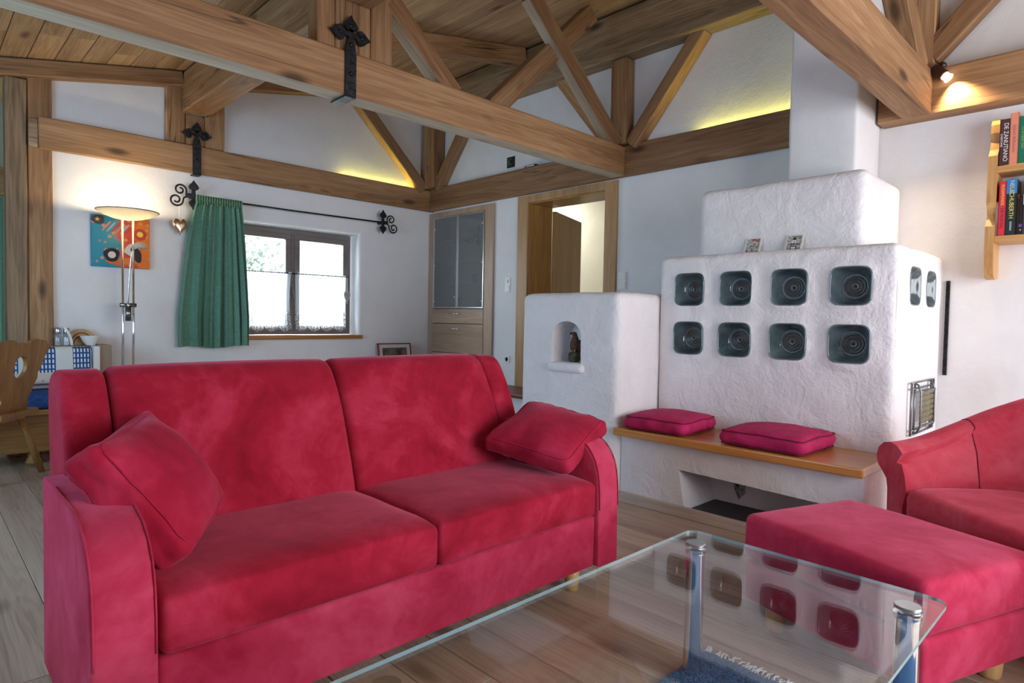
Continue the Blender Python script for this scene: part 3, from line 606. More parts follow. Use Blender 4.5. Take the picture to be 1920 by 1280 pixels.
# ------------------------------------------------------------------ built-in cabinet
cb = thing('display_cabinet', (4.85, 5.90, .2), 'built-in pale oak cabinet with two glass doors and drawers in the corner', 'cabinet')
Y0, Y1 = 5.295, 6.485
mesh_obj('carcass', *merge(bevel_box(4.833, 5.15, Y0, Y0+.025, .2, 2.495, .002), bevel_box(4.833, 5.15, Y1-.025, Y1, .2, 2.495, .002), bevel_box(5.13, 5.15, Y0+.026, Y1-.026, .2, 2.495, 0), bevel_box(4.834, 5.129, Y0+.026, Y1-.026, 2.45, 2.495, .002), bevel_box(4.834, 5.129, Y0+.026, Y1-.026, 1.285, 1.31, .002), bevel_box(4.834, 5.129, Y0+.026, Y1-.026, .2, .26, .002)), OAKZ, cb)
mesh_obj('face_frame', *merge(bevel_box(4.812, 4.832, Y0-.012, Y0+.135, .2, 2.505, .003), bevel_box(4.812, 4.832, Y1-.09, Y1+.005, .2, 2.505, .003), bevel_box(4.8125, 4.832, Y0+.1355, Y1-.0905, 2.445, 2.505, .003)), OAKZ, cb)
for zz in (1.60, 1.88, 2.16): box('shelf', 4.87, 5.13, Y0+.03, Y1-.03, zz, zz+.018, OAKY, cb, bev=.002)
for a, b, hs in ((5.435, 5.912, 1), (5.918, 6.392, -1)):
    dr = mesh_obj('glass_door', *merge(bevel_box(4.805, 4.822, a, b, 2.428, 2.443, .002), bevel_box(4.805, 4.822, a, b, 1.315, 1.33, .002), bevel_box(4.805, 4.822, a, a+.016, 1.3305, 2.4275, .002), bevel_box(4.805, 4.822, b-.016, b, 1.3305, 2.4275, .002)), STEEL, cb)
    box('pane', 4.810, 4.815, a+.014, b-.014, 1.328, 2.43, SMOKE, dr, bev=0)
    yk = a+.03 if hs < 0 else b-.03
    for zz in (1.40, 1.85, 2.30):
        V, Fc = lathe([(.013, 0), (.012, .006), (0, .008)], 12); yh = b-.03 if hs < 0 else a+.03
        mesh_obj('hinge', [(4.809-v.z, yh+v.x, zz+v.y) for v in V], Fc, CHROME, dr, smooth=True)
    V, Fc = lathe([(.012, 0), (.012, .012), (0, .014)], 12); mesh_obj('knob', [(4.805-v.z, yk+v.x, 1.45+v.y) for v in V], Fc, CHROME, dr, smooth=True)
for z0, z1 in ((1.132, 1.305), (.772, 1.126), (.42, .766)):
    dw = box('drawer', 4.806, 4.832, 5.43, 6.40, z0, z1, OAKY, cb, bev=.004)
    zz = z1-.055 if z1-z0 < .3 else z1-.06
    mesh_obj('handle', *merge(tube([(4.79, 5.86, zz), (4.79, 6.04, zz)], .007), tube([(4.79, 5.88, zz), (4.81, 5.88, zz)], .005), tube([(4.79, 6.02, zz), (4.81, 6.02, zz)], .005)), CHROME, dw, smooth=True)
# glassware behind the doors
for yy, zz, lb in ((5.60, 1.312, 'rightmost drinking glass on the lowest cabinet shelf'), (5.72, 1.312, 'middle drinking glass on the lowest cabinet shelf'), (6.10, 1.312, 'leftmost drinking glass on the lowest cabinet shelf'), (5.62, 1.618, 'rightmost drinking glass on the second lowest cabinet shelf'), (5.80, 1.618, 'middle drinking glass on the second lowest cabinet shelf'), (6.15, 1.618, 'leftmost drinking glass on the second lowest cabinet shelf'), (5.66, 1.898, 'right drinking glass on the third cabinet shelf from below'), (6.05, 1.898, 'left drinking glass on the third cabinet shelf from below')):
    g = mesh_obj('drinking_glass', *lathe([(.028, 0), (.03, .002), (.036, .12), (.034, .12), (.028, .006), (0, .006)], 18, (4.99, yy, zz)), JARG, smooth=True)
    tag(g, lb, 'glass', 'glasses in the corner cabinet')
# switches and sockets
def plate(name, x, y, z, w, h, label, cat, kind):
    t = thing(name, (x, y, z-h/2), label, cat); box('cover', x-.012, x, y-w/2, y+w/2, z-h/2, z+h/2, WHITE, t, bev=.003)
    if kind == 'socket':
        V, Fc = lathe([(.0, -.004), (.019, -.004), (.02, .001), (.026, .001), (.026, 0)], 20); so = mesh_obj('socket', [(x-.012-v.z, y+v.x, z+v.y) for v in V], Fc, plain('grey_socket', (.35, .36, .36), .5), t)
        for s in (-.008, .008): mesh_obj('pin_hole', *tube([(x-.0135, y+s, z), (x-.0105, y+s, z)], .0035, 8), DARK, so)
    elif kind == 'rocker':
        n = 2; hh = h/n
        for k in range(n): box('rocker', x-.018, x-.010, y-w/2+.01, y+w/2-.01, z-h/2+k*hh+.008, z-h/2+(k+1)*hh-.008, WHITE, t, bev=.002)
    else:
        V, Fc = lathe([(.0, .016), (.016, .016), (.02, .012), (.02, 0)], 20); mesh_obj('dial', [(x-.012-v.z, y+v.x, z+.04+v.y) for v in V], Fc, WHITE, t)
        box('rocker', x-.018, x-.010, y-w/2+.012, y+w/2-.012, z-h/2+.01, z-.005, WHITE, t, bev=.002)
plate('light_switch', 4.84, 5.055, 1.575, .085, .165, 'white dimmer and light switch left of the door', 'switch', 'dimmer')
plate('light_switch', 4.84, 3.505, 1.575, .10, .165, 'white double light switch right of the door above the niche block', 'switch', 'rocker')
plate('wall_socket', 4.84, 5.045, .748, .085, .085, 'white wall socket left of the door', 'socket', 'socket')
jb = thing('junction_box', (4.84, 5.04, 2.865), 'open black junction box hole in the wall above the door beam', 'electric box')
box('recess', 4.832, 4.842, 4.98, 5.10, 2.868, 2.985, DARK, jb, bev=.002)
mesh_obj('wires', *merge(tube([(4.83, 5.06, 2.97), (4.80, 5.04, 2.93), (4.825, 5.02, 2.89)], .005, 6), tube([(4.83, 5.02, 2.97), (4.805, 5.05, 2.92), (4.83, 5.06, 2.88)], .005, 6)), plain('green_wire', (.05, .2, .08), .5), jb)
bl = thing('beam_light', (4.80, 4.68, 2.808), 'small light fitting lying on the beam over the door', 'lamp')
box('housing', 4.77, 4.83, 4.60, 4.76, 2.806, 2.828, DARK, bl, bev=.004); box('lens', 4.768, 4.772, 4.62, 4.74, 2.812, 2.822, WHITE, bl, bev=.001)
# hidden strip lights on top of the wall beams
YEL = emit_mat('yellow_strip_glow', (0.98, 0.90, 0.16), 75.0)
def strip(name, p0, p1, label):
    t = thing(name, p0, label, 'lamp', 'strip lights on the wall beams'); p0, p1 = Vector(p0), Vector(p1)
    mesh_obj('tube_lamp', *tube([p0+Vector((0, 0, .022)), p1+Vector((0, 0, .022))], .009, 8), YEL, t)
    mesh_obj('holder', *merge(tube([p0+Vector((0, 0, .006)), p1+Vector((0, 0, .006))], .006, 6), *[tube([p, p+Vector((0, 0, .022))], .006, 6) for p in (p0, p1)]), STEEL, t)
strip('strip_light', (4.820, 1.86, 2.722), (4.820, 2.75, 2.722), 'yellow strip light hidden on the beam beside the chimney')
strip('strip_light', (3.55, 6.480, 2.702), (4.52, 6.480, 2.702), 'yellow strip light hidden on the beam above the window')
# ------------------------------------------------------------------ tiled stove
st = thing('tiled_stove', (4.2, 1.9, 0), 'white plastered masonry stove with square glazed dish tiles, niche block and chimney', 'stove')
TY = [2.226, 1.894, 1.557, 1.212]; TZ = [1.421, 1.092]; TS = 0.112
def squircle(n=48, e=5.0):
    out = []
    for k in range(n):
        a = 2*math.pi*k/n; c, s = math.cos(a), math.sin(a); r = 1/((abs(c)**e+abs(s)**e)**(1/e)); out.append((r*c, r*s))
    return out
SQ = squircle()
front_c = [(y, z) for y in TY for z in TZ]
side_c = [(4.155, 1.428), (4.505, 1.426)]
def stove_bulge(p, n):
    if n.x < -.7 and p.x < 3.9:
        d = min(((abs(p.y-y)/TS)**4+(abs(p.z-z)/TS)**4)**.25 for y, z in front_c); b = math.exp(-((d-1.0)/.22)**2)*.017; p = p+Vector((-b, 0, 0))
        p = p+Vector((-.008*noise.fractal(p*2.2+Vector((3, 1, 7)), 1.0, 2.0, 3), 0, 0))
    if n.y < -.7 and p.y < 1.1:
        d = min(((abs(p.x-x)/TS)**4+(abs(p.z-z)/TS)**4)**.25 for x, z in side_c); p = p+Vector((0, -math.exp(-((d-1.0)/.22)**2)*.008, 0))
    return p
V, Fc = soft_block(3.85, 4.838, .975, 2.475, 0, 1.655, .05, .032, .004, 3.0, stove_bulge)
body = mesh_obj('main_body', V, Fc, STOVEP, st, smooth=True)
cut = []
for y, z in front_c: cut.append(mesh_obj('cutter', *prism([(y+a*TS*.985, z+b*TS*.985) for a, b in SQ], lambda a, b: (3.7, a, b), lambda a, b: (3.955, a, b)), None))
for x, z in side_c: cut.append(mesh_obj('cutter', *prism([(x+a*TS*.985, z+b*TS*.985) for a, b in SQ], lambda a, b: (a, .9, b), lambda a, b: (a, 1.06, b)), None))
boolean_cut(body, cut); sharpen(body, 40)
def dish(fn, name='tile'):
    """glazed square dish: fn(a, b, depth) -> world"""
    prof = [(1.0, .035), (1.0, -.004), (.965, -.010), (.93, -.004), (.88, .018), (.78, .052), (.66, .074), (.56, .082)]
    n = len(SQ); V, Fc = [], []
    for i, (s, d) in enumerate(prof):
        k = max(0.0, min(1.0, (s-.56)/.4)); e = [(c/ max(1e-6, math.hypot(c, q)), q/max(1e-6, math.hypot(c, q))) for c, q in SQ]
        V += [fn(TS*s*(k*SQ[j][0]+(1-k)*e[j][0]*1.05), TS*s*(k*SQ[j][1]+(1-k)*e[j][1]*1.05), d) for j in range(n)]
    for i in range(len(prof)-1):
        for k in range(n): Fc.append([i*n+k, i*n+(k+1) % n, (i+1)*n+(k+1) % n, (i+1)*n+k])
    t = mesh_obj(name, V, Fc, GLAZE, st, smooth=True)
    rs = [(.60, .080), (.56, .081), (.53, .074), (.49, .084), (.45, .078), (.40, .076), (.36, .085), (.31, .080), (.27, .077), (.23, .085), (.18, .082), (.14, .078), (.10, .084), (.05, .080), (0.0, .078)]
    V, Fc = [], []; n = 36
    for r, d in rs: V += [fn(TS*1.16*r*math.cos(2*math.pi*k/n), TS*1.16*r*math.sin(2*math.pi*k/n), d) for k in range(n)]
    for i in range(len(rs)-1):
        for k in range(n): Fc.append([i*n+k, i*n+(k+1) % n, (i+1)*n+(k+1) % n, (i+1)*n+k])
    mesh_obj('tile_centre', V, Fc, GLAZEB, t, smooth=True)
for y, z in front_c: dish(lambda a, b, d: (3.838+d, y+a, z+b, ))
for x, z in side_c: dish(lambda a, b, d: (x+a, .972+d*.6, z+b))
o = mesh_obj('upper_body', *soft_block(4.10, 4.838, 1.232, 2.32, 1.60, 2.135, .055, .05, .006, 2.5), STOVEP, st, smooth=True)
o = mesh_obj('chimney', *soft_block(4.37, 4.838, 1.375, 1.812, 2.08, 3.94, .025, .08, .004, 2.0), PLASTER, st, smooth=True)
nb = mesh_obj('niche_block', *soft_block(3.395, 4.30, 2.472, 3.395, 0, 1.395, .06, .045, .007, 2.4), STOVEP, st, smooth=True)
arch = [(2.798, .895), (3.070, .895), (3.070, 1.09)]+[(2.934+.136*math.cos(R(a)), 1.09+.10*math.sin(R(a))) for a in range(15, 180, 15)]+[(2.798, 1.09)]
boolean_cut(nb, [mesh_obj('cutter', *prism(arch, lambda a, b: (3.3, a, b), lambda a, b: (3.60, a, b)), None)]); sharpen(nb, 40)
mesh_obj('niche_ledge', *soft_block(3.365, 3.42, 2.765, 3.10, .825, .892, .028, .04, .003, 6), STOVEP, st, smooth=True)
bb = mesh_obj('bench_base', *soft_block(3.435, 3.87, .985, 2.476, 0, .448, .02, .05, .004, 3.0), STOVEP, st, smooth=True)
boolean_cut(bb, [mesh_obj('cutter', *prism([(1.16, .035), (1.98, .035), (2.03, .285), (1.16, .262)], lambda a, b: (3.3, a, b), lambda a, b: (3.80, a, b)), None)]); sharpen(bb, 40)
box('storage_floor', 3.425, 3.81, 1.17, 1.975, .03, .045, plain('dark_slate', (.05, .05, .055), .6), st, bev=.003)
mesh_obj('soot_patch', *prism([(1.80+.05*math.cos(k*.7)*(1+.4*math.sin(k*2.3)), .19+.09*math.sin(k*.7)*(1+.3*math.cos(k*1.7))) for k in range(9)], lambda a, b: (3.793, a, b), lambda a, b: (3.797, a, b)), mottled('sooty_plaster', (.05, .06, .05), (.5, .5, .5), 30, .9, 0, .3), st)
box('skirting', 3.405, 3.437, .99, 2.476, 0, .066, SKIRT, st, bev=.004)
bt = box('wooden_bench', 3.355, 3.865, .972, 2.478, .447, .496, HONEYY, bev=.009, seg=3); tag(bt, 'honey coloured wooden bench seat board in front of the tiled stove', 'bench')
# bench cushions
def box_cushion(cx, cy, z0, w, d, h, rot, label, seed):
    t = thing('bench_cushion', (cx, cy, z0), label, 'cushion', 'magenta cushions on the stove bench', R(rot))
    def bl(p, n):
        u, v = p.x/(w/2), p.y/(d/2); k = max(0, (1-u*u)*(1-v*v))
        q = p.copy()
        if p.z > h*.5: q.z += .024*k-.008*(1-k)*abs(u*v)+.004*noise.noise(Vector((p.x*9, p.y*9, seed)))
        e = .012*noise.noise(Vector((p.x*14+seed, p.y*14, p.z*18))); q += Vector((n.x, n.y, 0))*(e+.012*math.sin(math.pi*max(0, min(1, p.z/h))))
        return q
    V, Fc = soft_block(-w/2, w/2, -d/2, d/2, 0, h, .034, .02, 0, 1, bl); mesh_obj('filling', V, Fc, MAGENTA, t, smooth=True, local=True)
    for zz in (.010, h-.012):
        ring = []
        c = .035
        for (sx, sy, a0) in ((1, 1, 0), (-1, 1, 90), (-1, -1, 180), (1, -1, 270)):
            for k in range(5): a = R(a0+k*22.5); ring.append(Vector((sx*(w/2-c)+c*math.cos(a), sy*(d/2-c)+c*math.sin(a), zz)))
        pts = []
        for i in range(len(ring)):
            a, b = ring[i], ring[(i+1) % len(ring)]; m = 8 if (b-a).length > .08 else 1
            for k in range(m): pts.append(a.lerp(b, k/m))
        out = []
        for p in pts:
            q = bl(Vector((p.x, p.y, zz)), Vector((p.x, p.y, 0)).normalized()); out.append(q)
        mesh_obj('piping', *tube(out, .0035, 6, True), PIPING, t, smooth=True, local=True)
box_cushion(3.605, 2.20, .497, .44, .42, .100, 3, 'magenta box cushion on the stove bench beside the niche block', 1.3)
box_cushion(3.615, 1.50, .497, .45, .47, .098, -2, 'magenta box cushion on the stove bench nearer the armchair', 5.1)
# little framed stamps on the stove
def stamp_mat(name, acc):
    m, nt, b = new_mat(name); v = obj_coords(nt, rand=False); n = noise_t(nt, v, 42, 4, .7, 1.5); n2 = noise_t(nt, v, 22, 2)
    c = ramp(nt, [(.40, (.03, .03, .03)), (.5, (.4, .39, .36)), (.62, (.75, .73, .7))], n); c2 = mixc(nt, ramp(nt, [(.52, (0, 0, 0)), (.6, (1, 1, 1))], n2), c, acc)
    nt.links.new(c2, b.inputs['Base Color']); return m
for yc, lb, acc, sh in ((1.897, 'small zigzag edged picture card with red motif on the stove ledge', (.35, .05, .08), 0), (1.627, 'small zigzag edged picture card with house motif on the stove ledge', (.30, .30, .28), 1)):
    t = thing('picture_card', (4.06, yc, 1.652), lb, 'picture', 'picture cards on the stove'); w, h = .052, .128
    L = [(-w, 0), (w, 0)]+[(w+(.004 if k % 2 else 0), h*k/16) for k in range(1, 16)]+[(w, h), (-w, h)]+[(-w-(.004 if k % 2 else 0), h*k/16) for k in range(15, 0, -1)]
    tl = lambda a, b, e: (4.045+b*.38+e, yc+a, 1.652+b*.95)
    mesh_obj('card', *prism(L, lambda a, b: tl(a, b, 0), lambda a, b: tl(a, b, .006)), WHITE, t)
    mesh_obj('print', *prism([(-w*.82, .012), (w*.82, .012), (w*.82, h-.012), (-w*.82, h-.012)], lambda a, b: tl(a, b, -.002), lambda a, b: tl(a, b, .001)), stamp_mat('card_print_%d' % sh, acc), t)
    if sh:
        for (a0, a1, b0, b1, mm) in ((-.02, .02, .02, .045, DARK), (-.014, .014, .025, .040, WHITE), (-.03, .03, .055, .06, DARK), (-.012, .014, .062, .085, WHITE), (-.004, .002, .062, .08, DARK)):
            mesh_obj('motif', *prism([(a0, b0), (a1, b0), (a1, b1), (a0, b1)], lambda a, b: tl(a, b, -.004), lambda a, b: tl(a, b, 0)), mm, t)
        mesh_obj('motif', *prism([(-.014, .088), (.014, .088), (0, .108)], lambda a, b: tl(a, b, -.004), lambda a, b: tl(a, b, 0)), DARK, t)
# side fittings
wr = thing('wire_rack', (4.35, .95, .57), 'silver wire toast rack hanging on the side of the stove', 'rack')
bars = []
for zz in (.575, .60, .84, .875): bars.append(tube([(4.10, .955, zz), (4.60, .955, zz)], .005, 6))
for xx in (4.10, 4.17, 4.54, 4.60): bars.append(tube([(xx, .955, .575), (xx, .955, .875)], .006, 6))
for xx in (4.20, 4.52): bars.append(tube([(xx, .962, .87), (xx, .945, .86), (xx, .93, .82), (xx, .93, .62), (xx, .945, .585), (xx, .962, .58)], .006, 6))
for zz in (.62, .82): bars.append(tube([(4.20, .93, zz), (4.52, .93, zz)], .006, 6))
mesh_obj('frame', *merge(*bars), plain('dark_steel_wire', (.22, .24, .26), .35, 1.0), wr, smooth=True)
GRID = []
for i in range(9):
    for j in range(6): x = 4.22+i*.036; z = .64+j*.032; GRID.append(bevel_box(x, x+.026, .934, .938, z, z+.024, .002, 1))
mesh_obj('perforated_plate', *merge(*GRID, *[tube([(4.21, .937, .635+j*.032), (4.53, .937, .635+j*.032)], .003, 6) for j in range(7)]), plain('brass_plate', (.20, .17, .09), .4, .8), wr)
isr = thing('iron_ornament_strip', (4.83, .945, .887), 'narrow black openwork iron strip hanging on the wall beside the stove', 'wall ornament')
box('rail', 4.826, 4.838, .935, .957, .887, 1.495, IRON, isr, bev=.002)
for k in range(14): mesh_obj('scroll', *tube([(4.824, .938, .90+k*.042), (4.820, .953, .91+k*.042), (4.822, .940, .92+k*.042), (4.822, .955, .935+k*.042)], .004, 6), IRON, isr)
# bird figure in the niche
bd = thing('bird_figurine', (3.49, 2.935, .897), 'brown hawk figurine on a rock in the wall niche', 'figurine')
rb = soft_block(3.455, 3.535, 2.895, 2.975, .897, .965, .02, .02, .012, 30); mesh_obj('rock', *rb, mottled('dark_rock', srgb(50, 46, 36), srgb(96, 86, 64), 30, .8, 0, .5), bd, smooth=True)
sp = smooth_open([(3.50, 2.945, .955), (3.50, 2.943, .985), (3.497, 2.938, 1.03), (3.492, 2.934, 1.065), (3.49, 2.934, 1.085), (3.487, 2.938, 1.10), (3.485, 2.942, 1.113)], 4)
rad = []
RK = [.012, .026, .034, .026, .018, .019, .006]
for i in range(len(sp)): f = i/(len(sp)-1)*6; k = min(5, int(f)); rad.append(RK[k]+(RK[k+1]-RK[k])*(f-k))
FEATH = mottled('brown_feathers', srgb(58, 34, 22), srgb(120, 80, 50), 60, .7, 0, .3); FEATD = mottled('dark_feathers', srgb(34, 22, 18), srgb(66, 42, 30), 60, .7, 0, .3)
mesh_obj('body', *tube(sp, rad, 14), FEATH, bd, smooth=True)
mesh_obj('beak', *tube([(3.482, 2.952, 1.104), (3.478, 2.966, 1.101), (3.477, 2.972, 1.092)], [.009, .006, .001], 8), FEATD, bd, smooth=True)
for s in (-1, 1):
    mesh_obj('wing', *tube(smooth_open([(3.51, 2.937+s*.024, 1.055), (3.515, 2.94+s*.034, 1.02), (3.518, 2.945+s*.03, .985), (3.52, 2.952+s*.018, .95)], 4), [.008+.012*math.sin(math.pi*min(1, (i+2)/15)) for i in range(13)], 10), FEATD, bd, smooth=True)
    mesh_obj('claw', *tube([(3.485, 2.938+s*.012, .99), (3.478, 2.938+s*.012, .968), (3.47, 2.938+s*.014, .963)], .004, 6), plain('yellow_claw', (.6, .5, .25), .5), bd)
mesh_obj('tail', *tube([(3.515, 2.955, .985), (3.53, 2.965, .94), (3.54, 2.972, .915)], [.014, .013, .009], 8), FEATD, bd, smooth=True)
# ------------------------------------------------------------------ red sofa
sf = thing('sofa', (1.32, 2.12, 0), 'red suede two seat sofa with rounded arms in the middle of the room', 'sofa')
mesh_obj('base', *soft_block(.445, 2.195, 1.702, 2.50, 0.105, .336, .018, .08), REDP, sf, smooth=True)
def seat_bulge(xa, xb):
    def f(p, n):
        u = (p.x-(xa+xb)/2)/((xb-xa)/2)
        if p.z > .44: p = p+Vector((0, 0, -.012*max(0, (1.80-p.y)/.11)**2+.020*max(0, 1-u**6)*max(0, 1-((p.y-2.0)/.34)**4)+.004*noise.noise(p*6)))
        if n.y < -.5: p = p+Vector((0, -.006*max(0, 1-u**6), 0))
        return p
    return f
for a, b in ((.452, 1.3195), (1.3205, 2.188)):
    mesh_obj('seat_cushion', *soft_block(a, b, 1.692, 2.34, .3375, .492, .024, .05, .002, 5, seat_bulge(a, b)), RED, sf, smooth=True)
BP = [(2.215, .42), (2.235, .50), (2.285, .66), (2.345, .82), (2.41, .935), (2.455, .988), (2.505, 1.008), (2.555, 1.005), (2.605, .975), (2.63, .92), (2.62, .75), (2.59, .55), (2.57, .42)]
BPS = [tuple(v)[:2] for v in smooth_closed([(a, b, 0) for a, b in BP], 3)]
def backfn(dy=0, dz=0, puff=0.0, x0=0, x1=1):
    def f(a, p, q):
        u = (a-(x0+x1)/2)/((x1-x0)/2); k = max(0, 1-u*u*u*u)
        return (a, p+dy-(puff*k if p < 2.5 else 0)+.004*noise.noise(Vector((a*5, q*5, 1.0))), q+dz+(puff*.4*k if q > .9 else 0))
    return f
for a, b in ((.492, 1.318), (1.322, 2.162)):
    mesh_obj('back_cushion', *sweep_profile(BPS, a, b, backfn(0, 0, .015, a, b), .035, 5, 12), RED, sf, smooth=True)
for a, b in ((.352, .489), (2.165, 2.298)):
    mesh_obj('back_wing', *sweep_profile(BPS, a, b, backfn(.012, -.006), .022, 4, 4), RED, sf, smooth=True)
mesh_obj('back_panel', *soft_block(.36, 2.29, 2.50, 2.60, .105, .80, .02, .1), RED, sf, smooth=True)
AP = [(2.36, .105), (2.36, .69), (2.20, .692), (1.97, .690), (1.88, .682), (1.81, .662), (1.755, .628), (1.717, .578), (1.697, .52), (1.688, .45), (1.685, .36), (1.685, .105)]
for xa_, xb_ in ((.300, .444), (2.194, 2.338)):
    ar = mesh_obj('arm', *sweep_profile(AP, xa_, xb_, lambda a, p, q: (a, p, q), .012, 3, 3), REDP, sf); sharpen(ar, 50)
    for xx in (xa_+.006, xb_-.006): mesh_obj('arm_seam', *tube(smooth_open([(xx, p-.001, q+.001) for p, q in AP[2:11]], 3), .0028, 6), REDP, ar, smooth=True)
for x in (.56, 2.12):
    for y in (1.77, 2.46): mesh_obj('leg', *lathe([(.024, 0), (.028, .01), (.033, .06), (.032, .108)], 16, (x, y, 0)), LEGW, sf, smooth=True)
# throw pillows
def throw_pillow(loc, xa, za, w, d, h, label, seed):
    x = Vector(xa).normalized(); z = Vector(za); z = (z-x*z.dot(x)).normalized(); y = z.cross(x)
    t = thing('throw_pillow', loc, label, 'pillow', 'red throw pillows on the sofa'); t.rotation_euler = Matrix((x, y, z)).transposed().to_euler()
    def bl(p, n):
        u, v = p.x/(w/2), p.y/(d/2); k = max(0, 1-abs(u)**2.4)*max(0, 1-abs(v)**2.4); s = 1 if p.z > 0 else -1
        q = p.copy(); q.z = p.z*(.55+.75*k)
        q.x *= 1-.05*(1-abs(v)**2); q.y *= 1-.05*(1-abs(u)**2)
        q += n*(.010*noise.noise(Vector((p.x*7+seed, p.y*7, s*2)))+.010*noise.noise(Vector((p.x*20, p.y*6+seed, s)))*(1-k))
        return q
    mesh_obj('filling', *soft_block(-w/2, w/2, -d/2, d/2, -h/2, h/2, .034, .022, 0, 1, bl), REDD, t, smooth=True, local=True)
    for s in (1, -1):
        ring = []
        for i in range(80):
            a = 2*math.pi*i/80; c, q = math.cos(a), math.sin(a); rr = 1/((abs(c)**9+abs(q)**9)**(1/9)); p = Vector((c*rr*(w/2-.010), q*rr*(d/2-.010), s*(h/2-.006)))
            ring.append(bl(p, Vector((c, q, s)).normalized())+Vector((0, 0, 0)))
        mesh_obj('seam', *tube(ring, .0028, 6, True), REDD, t, smooth=True, local=True)
    return t
throw_pillow((.535, 2.075, .685), (.55, -.27, -.79), (.64, -.47, .61), .40, .44, .19, 'red throw pillow leaning over the left sofa arm', 2.0)
throw_pillow((2.17, 1.985, .655), (.24, -.94, -.14), (-.33, -.22, .91), .45, .40, .14, 'red throw pillow leaning on the right sofa arm', 9.0)
# ------------------------------------------------------------------ ottoman
ot = thing('ottoman', (2.553, .675, 0), 'red suede footstool behind the glass table', 'ottoman', None, R(-20))
ob = lambda p, n: p+Vector((0, 0, .012*max(0, 1-(p.x/.3)**4)*max(0, 1-(p.y/.34)**4))) if p.z > .4 else p
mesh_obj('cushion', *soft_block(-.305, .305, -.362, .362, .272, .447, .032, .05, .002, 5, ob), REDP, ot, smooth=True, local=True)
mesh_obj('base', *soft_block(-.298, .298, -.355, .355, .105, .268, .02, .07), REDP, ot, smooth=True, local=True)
for x in (-.22, .22):
    for y in (-.26, .26): mesh_obj('leg', *lathe([(.028, 0), (.034, .012), (.038, .06), (.037, .108)], 16, (x, y, 0)), LEGW, ot, smooth=True, local=True)
# ------------------------------------------------------------------ love seat with wrapped arms (turned towards the stove corner)
ls = thing('love_seat', (3.62, .30, 0), 'red suede wrap around armchair sofa at the right edge in front of the bookshelf', 'sofa')
S = Vector((3.33, .765, 0)); U = Vector((-.63, -.777, 0)).normalized(); B = Vector((.777, -.63, 0)).normalized()
def LP(u, b, z): return S+U*u+B*b+Vector((0, 0, z))
path = smooth_open([LP(0, -.02, 0), LP(0, .16, 0), LP(.01, .34, 0), LP(.05, .47, 0), LP(.14, .56, 0), LP(.30, .60, 0), LP(.60, .61, 0), LP(.95, .61, 0), LP(1.12, .57, 0), LP(1.22, .46, 0), LP(1.26, .34, 0), LP(1.27, .16, 0), LP(1.27, -.02, 0)], 5)
np_ = len(path)
def hgt(i):
    k = min(i, np_-1-i); t = max(0, min(1, k/24)); t = t*t*(3-2*t); return .645+.295*t
def shell(i0, i1, name):
    V, Fc, n = [], [], None
    for i in range(i0, i1+1):
        p = path[i]; a = path[max(0, i-1)]; b = path[min(np_-1, i+1)]; t = (b-a).normalized(); out = Vector((-t.y, t.x, 0)); 
        if out.dot(B*.0+(p-LP(.635, .2, 0))) < 0: out = -out
        h = hgt(i); rr = .060+.022*math.exp(-min(i, np_-1-i)/3.0)
        cs = [(.02, .36), (.0, .44), (.012, .50), (.035, .44+(h-.44)*.55), (.07, h-rr*1.1)]
        cs += [(.115+rr*1.15*math.cos(R(a_)), h-rr+rr*math.sin(R(a_))) for a_ in (150, 120, 90, 60, 30, 0, -30, -60)]
        cs += [(.135, h-rr*2.2), (.125, .42), (.12, .13), (.03, .13)]
        wv = .005*noise.noise(Vector((i*.35, 0, 3)))
        row = [p+out*(o+wv)+Vector((0, 0, z)) for o, z in cs]; n = len(row); V += row
    m = i1-i0+1
    for i in range(m-1):
        for k in range(n): Fc.append([i*n+k, i*n+(k+1) % n, (i+1)*n+(k+1) % n, (i+1)*n+k])
    Fc.append(list(range(n))[::-1]); Fc.append([(m-1)*n+k for k in range(n)])
    o = mesh_obj(name, V, Fc, REDL, ls); sharpen(o, 55); return o
q = [0, 10, 18, np_-19, np_-11, np_-1]
shell(q[0], q[1], 'arm'); shell(q[1], q[2], 'back_panel'); shell(q[2], q[3], 'back_panel'); shell(q[3], q[4], 'back_panel'); shell(q[4], q[5], 'arm')
def seam_at(i):
    p = path[i]; a = path[i-1]; b = path[i+1]; t = (b-a).normalized(); out = Vector((-t.y, t.x, 0))
    if out.dot(p-LP(.635, .2, 0)) < 0: out = -out
    h = hgt(i); rr = .060+.022*math.exp(-min(i, np_-1-i)/3.0); pts = [(.0, .44), (.012, .50), (.035, .44+(h-.44)*.55), (.07, h-rr*1.1)]+[(.115+rr*1.15*math.cos(R(a_)), h-rr+rr*math.sin(R(a_))) for a_ in (150, 120, 90, 60)]
    return [p+out*o+Vector((0, 0, z+.001)) for o, z in pts]
for i in q[1:5]: mesh_obj('seam', *tube(smooth_open(seam_at(i), 3), .002, 6), PIPING, ls, smooth=True)
seat_poly = [LP(0.02, -.03, 0), LP(.30, -.06, 0), LP(.64, -.07, 0), LP(.97, -.06, 0), LP(1.25, -.03, 0), LP(1.26, .30, 0), LP(1.20, .47, 0), LP(1.05, .58, 0), LP(.64, .61, 0), LP(.22, .58, 0), LP(.07, .47, 0), LP(.01, .30, 0)]
cpt = LP(.64, .26, 0); sp_ = [Vector(v) for v in smooth_closed(seat_poly, 4)]
V, Fc = [], []; n = len(sp_)
RS = [(.985, .285), (1.0, .30), (1.0, .41), (.985, .442), (.95, .458), (.85, .465), (.5, .475), (.0, .478)]
for s, z in RS: V += [cpt+(p-cpt)*s+Vector((0, 0, z)) for p in sp_]
for i in range(len(RS)-1):
    for k in range(n): Fc.append([i*n+k, i*n+(k+1) % n, (i+1)*n+(k+1) % n, (i+1)*n+k])
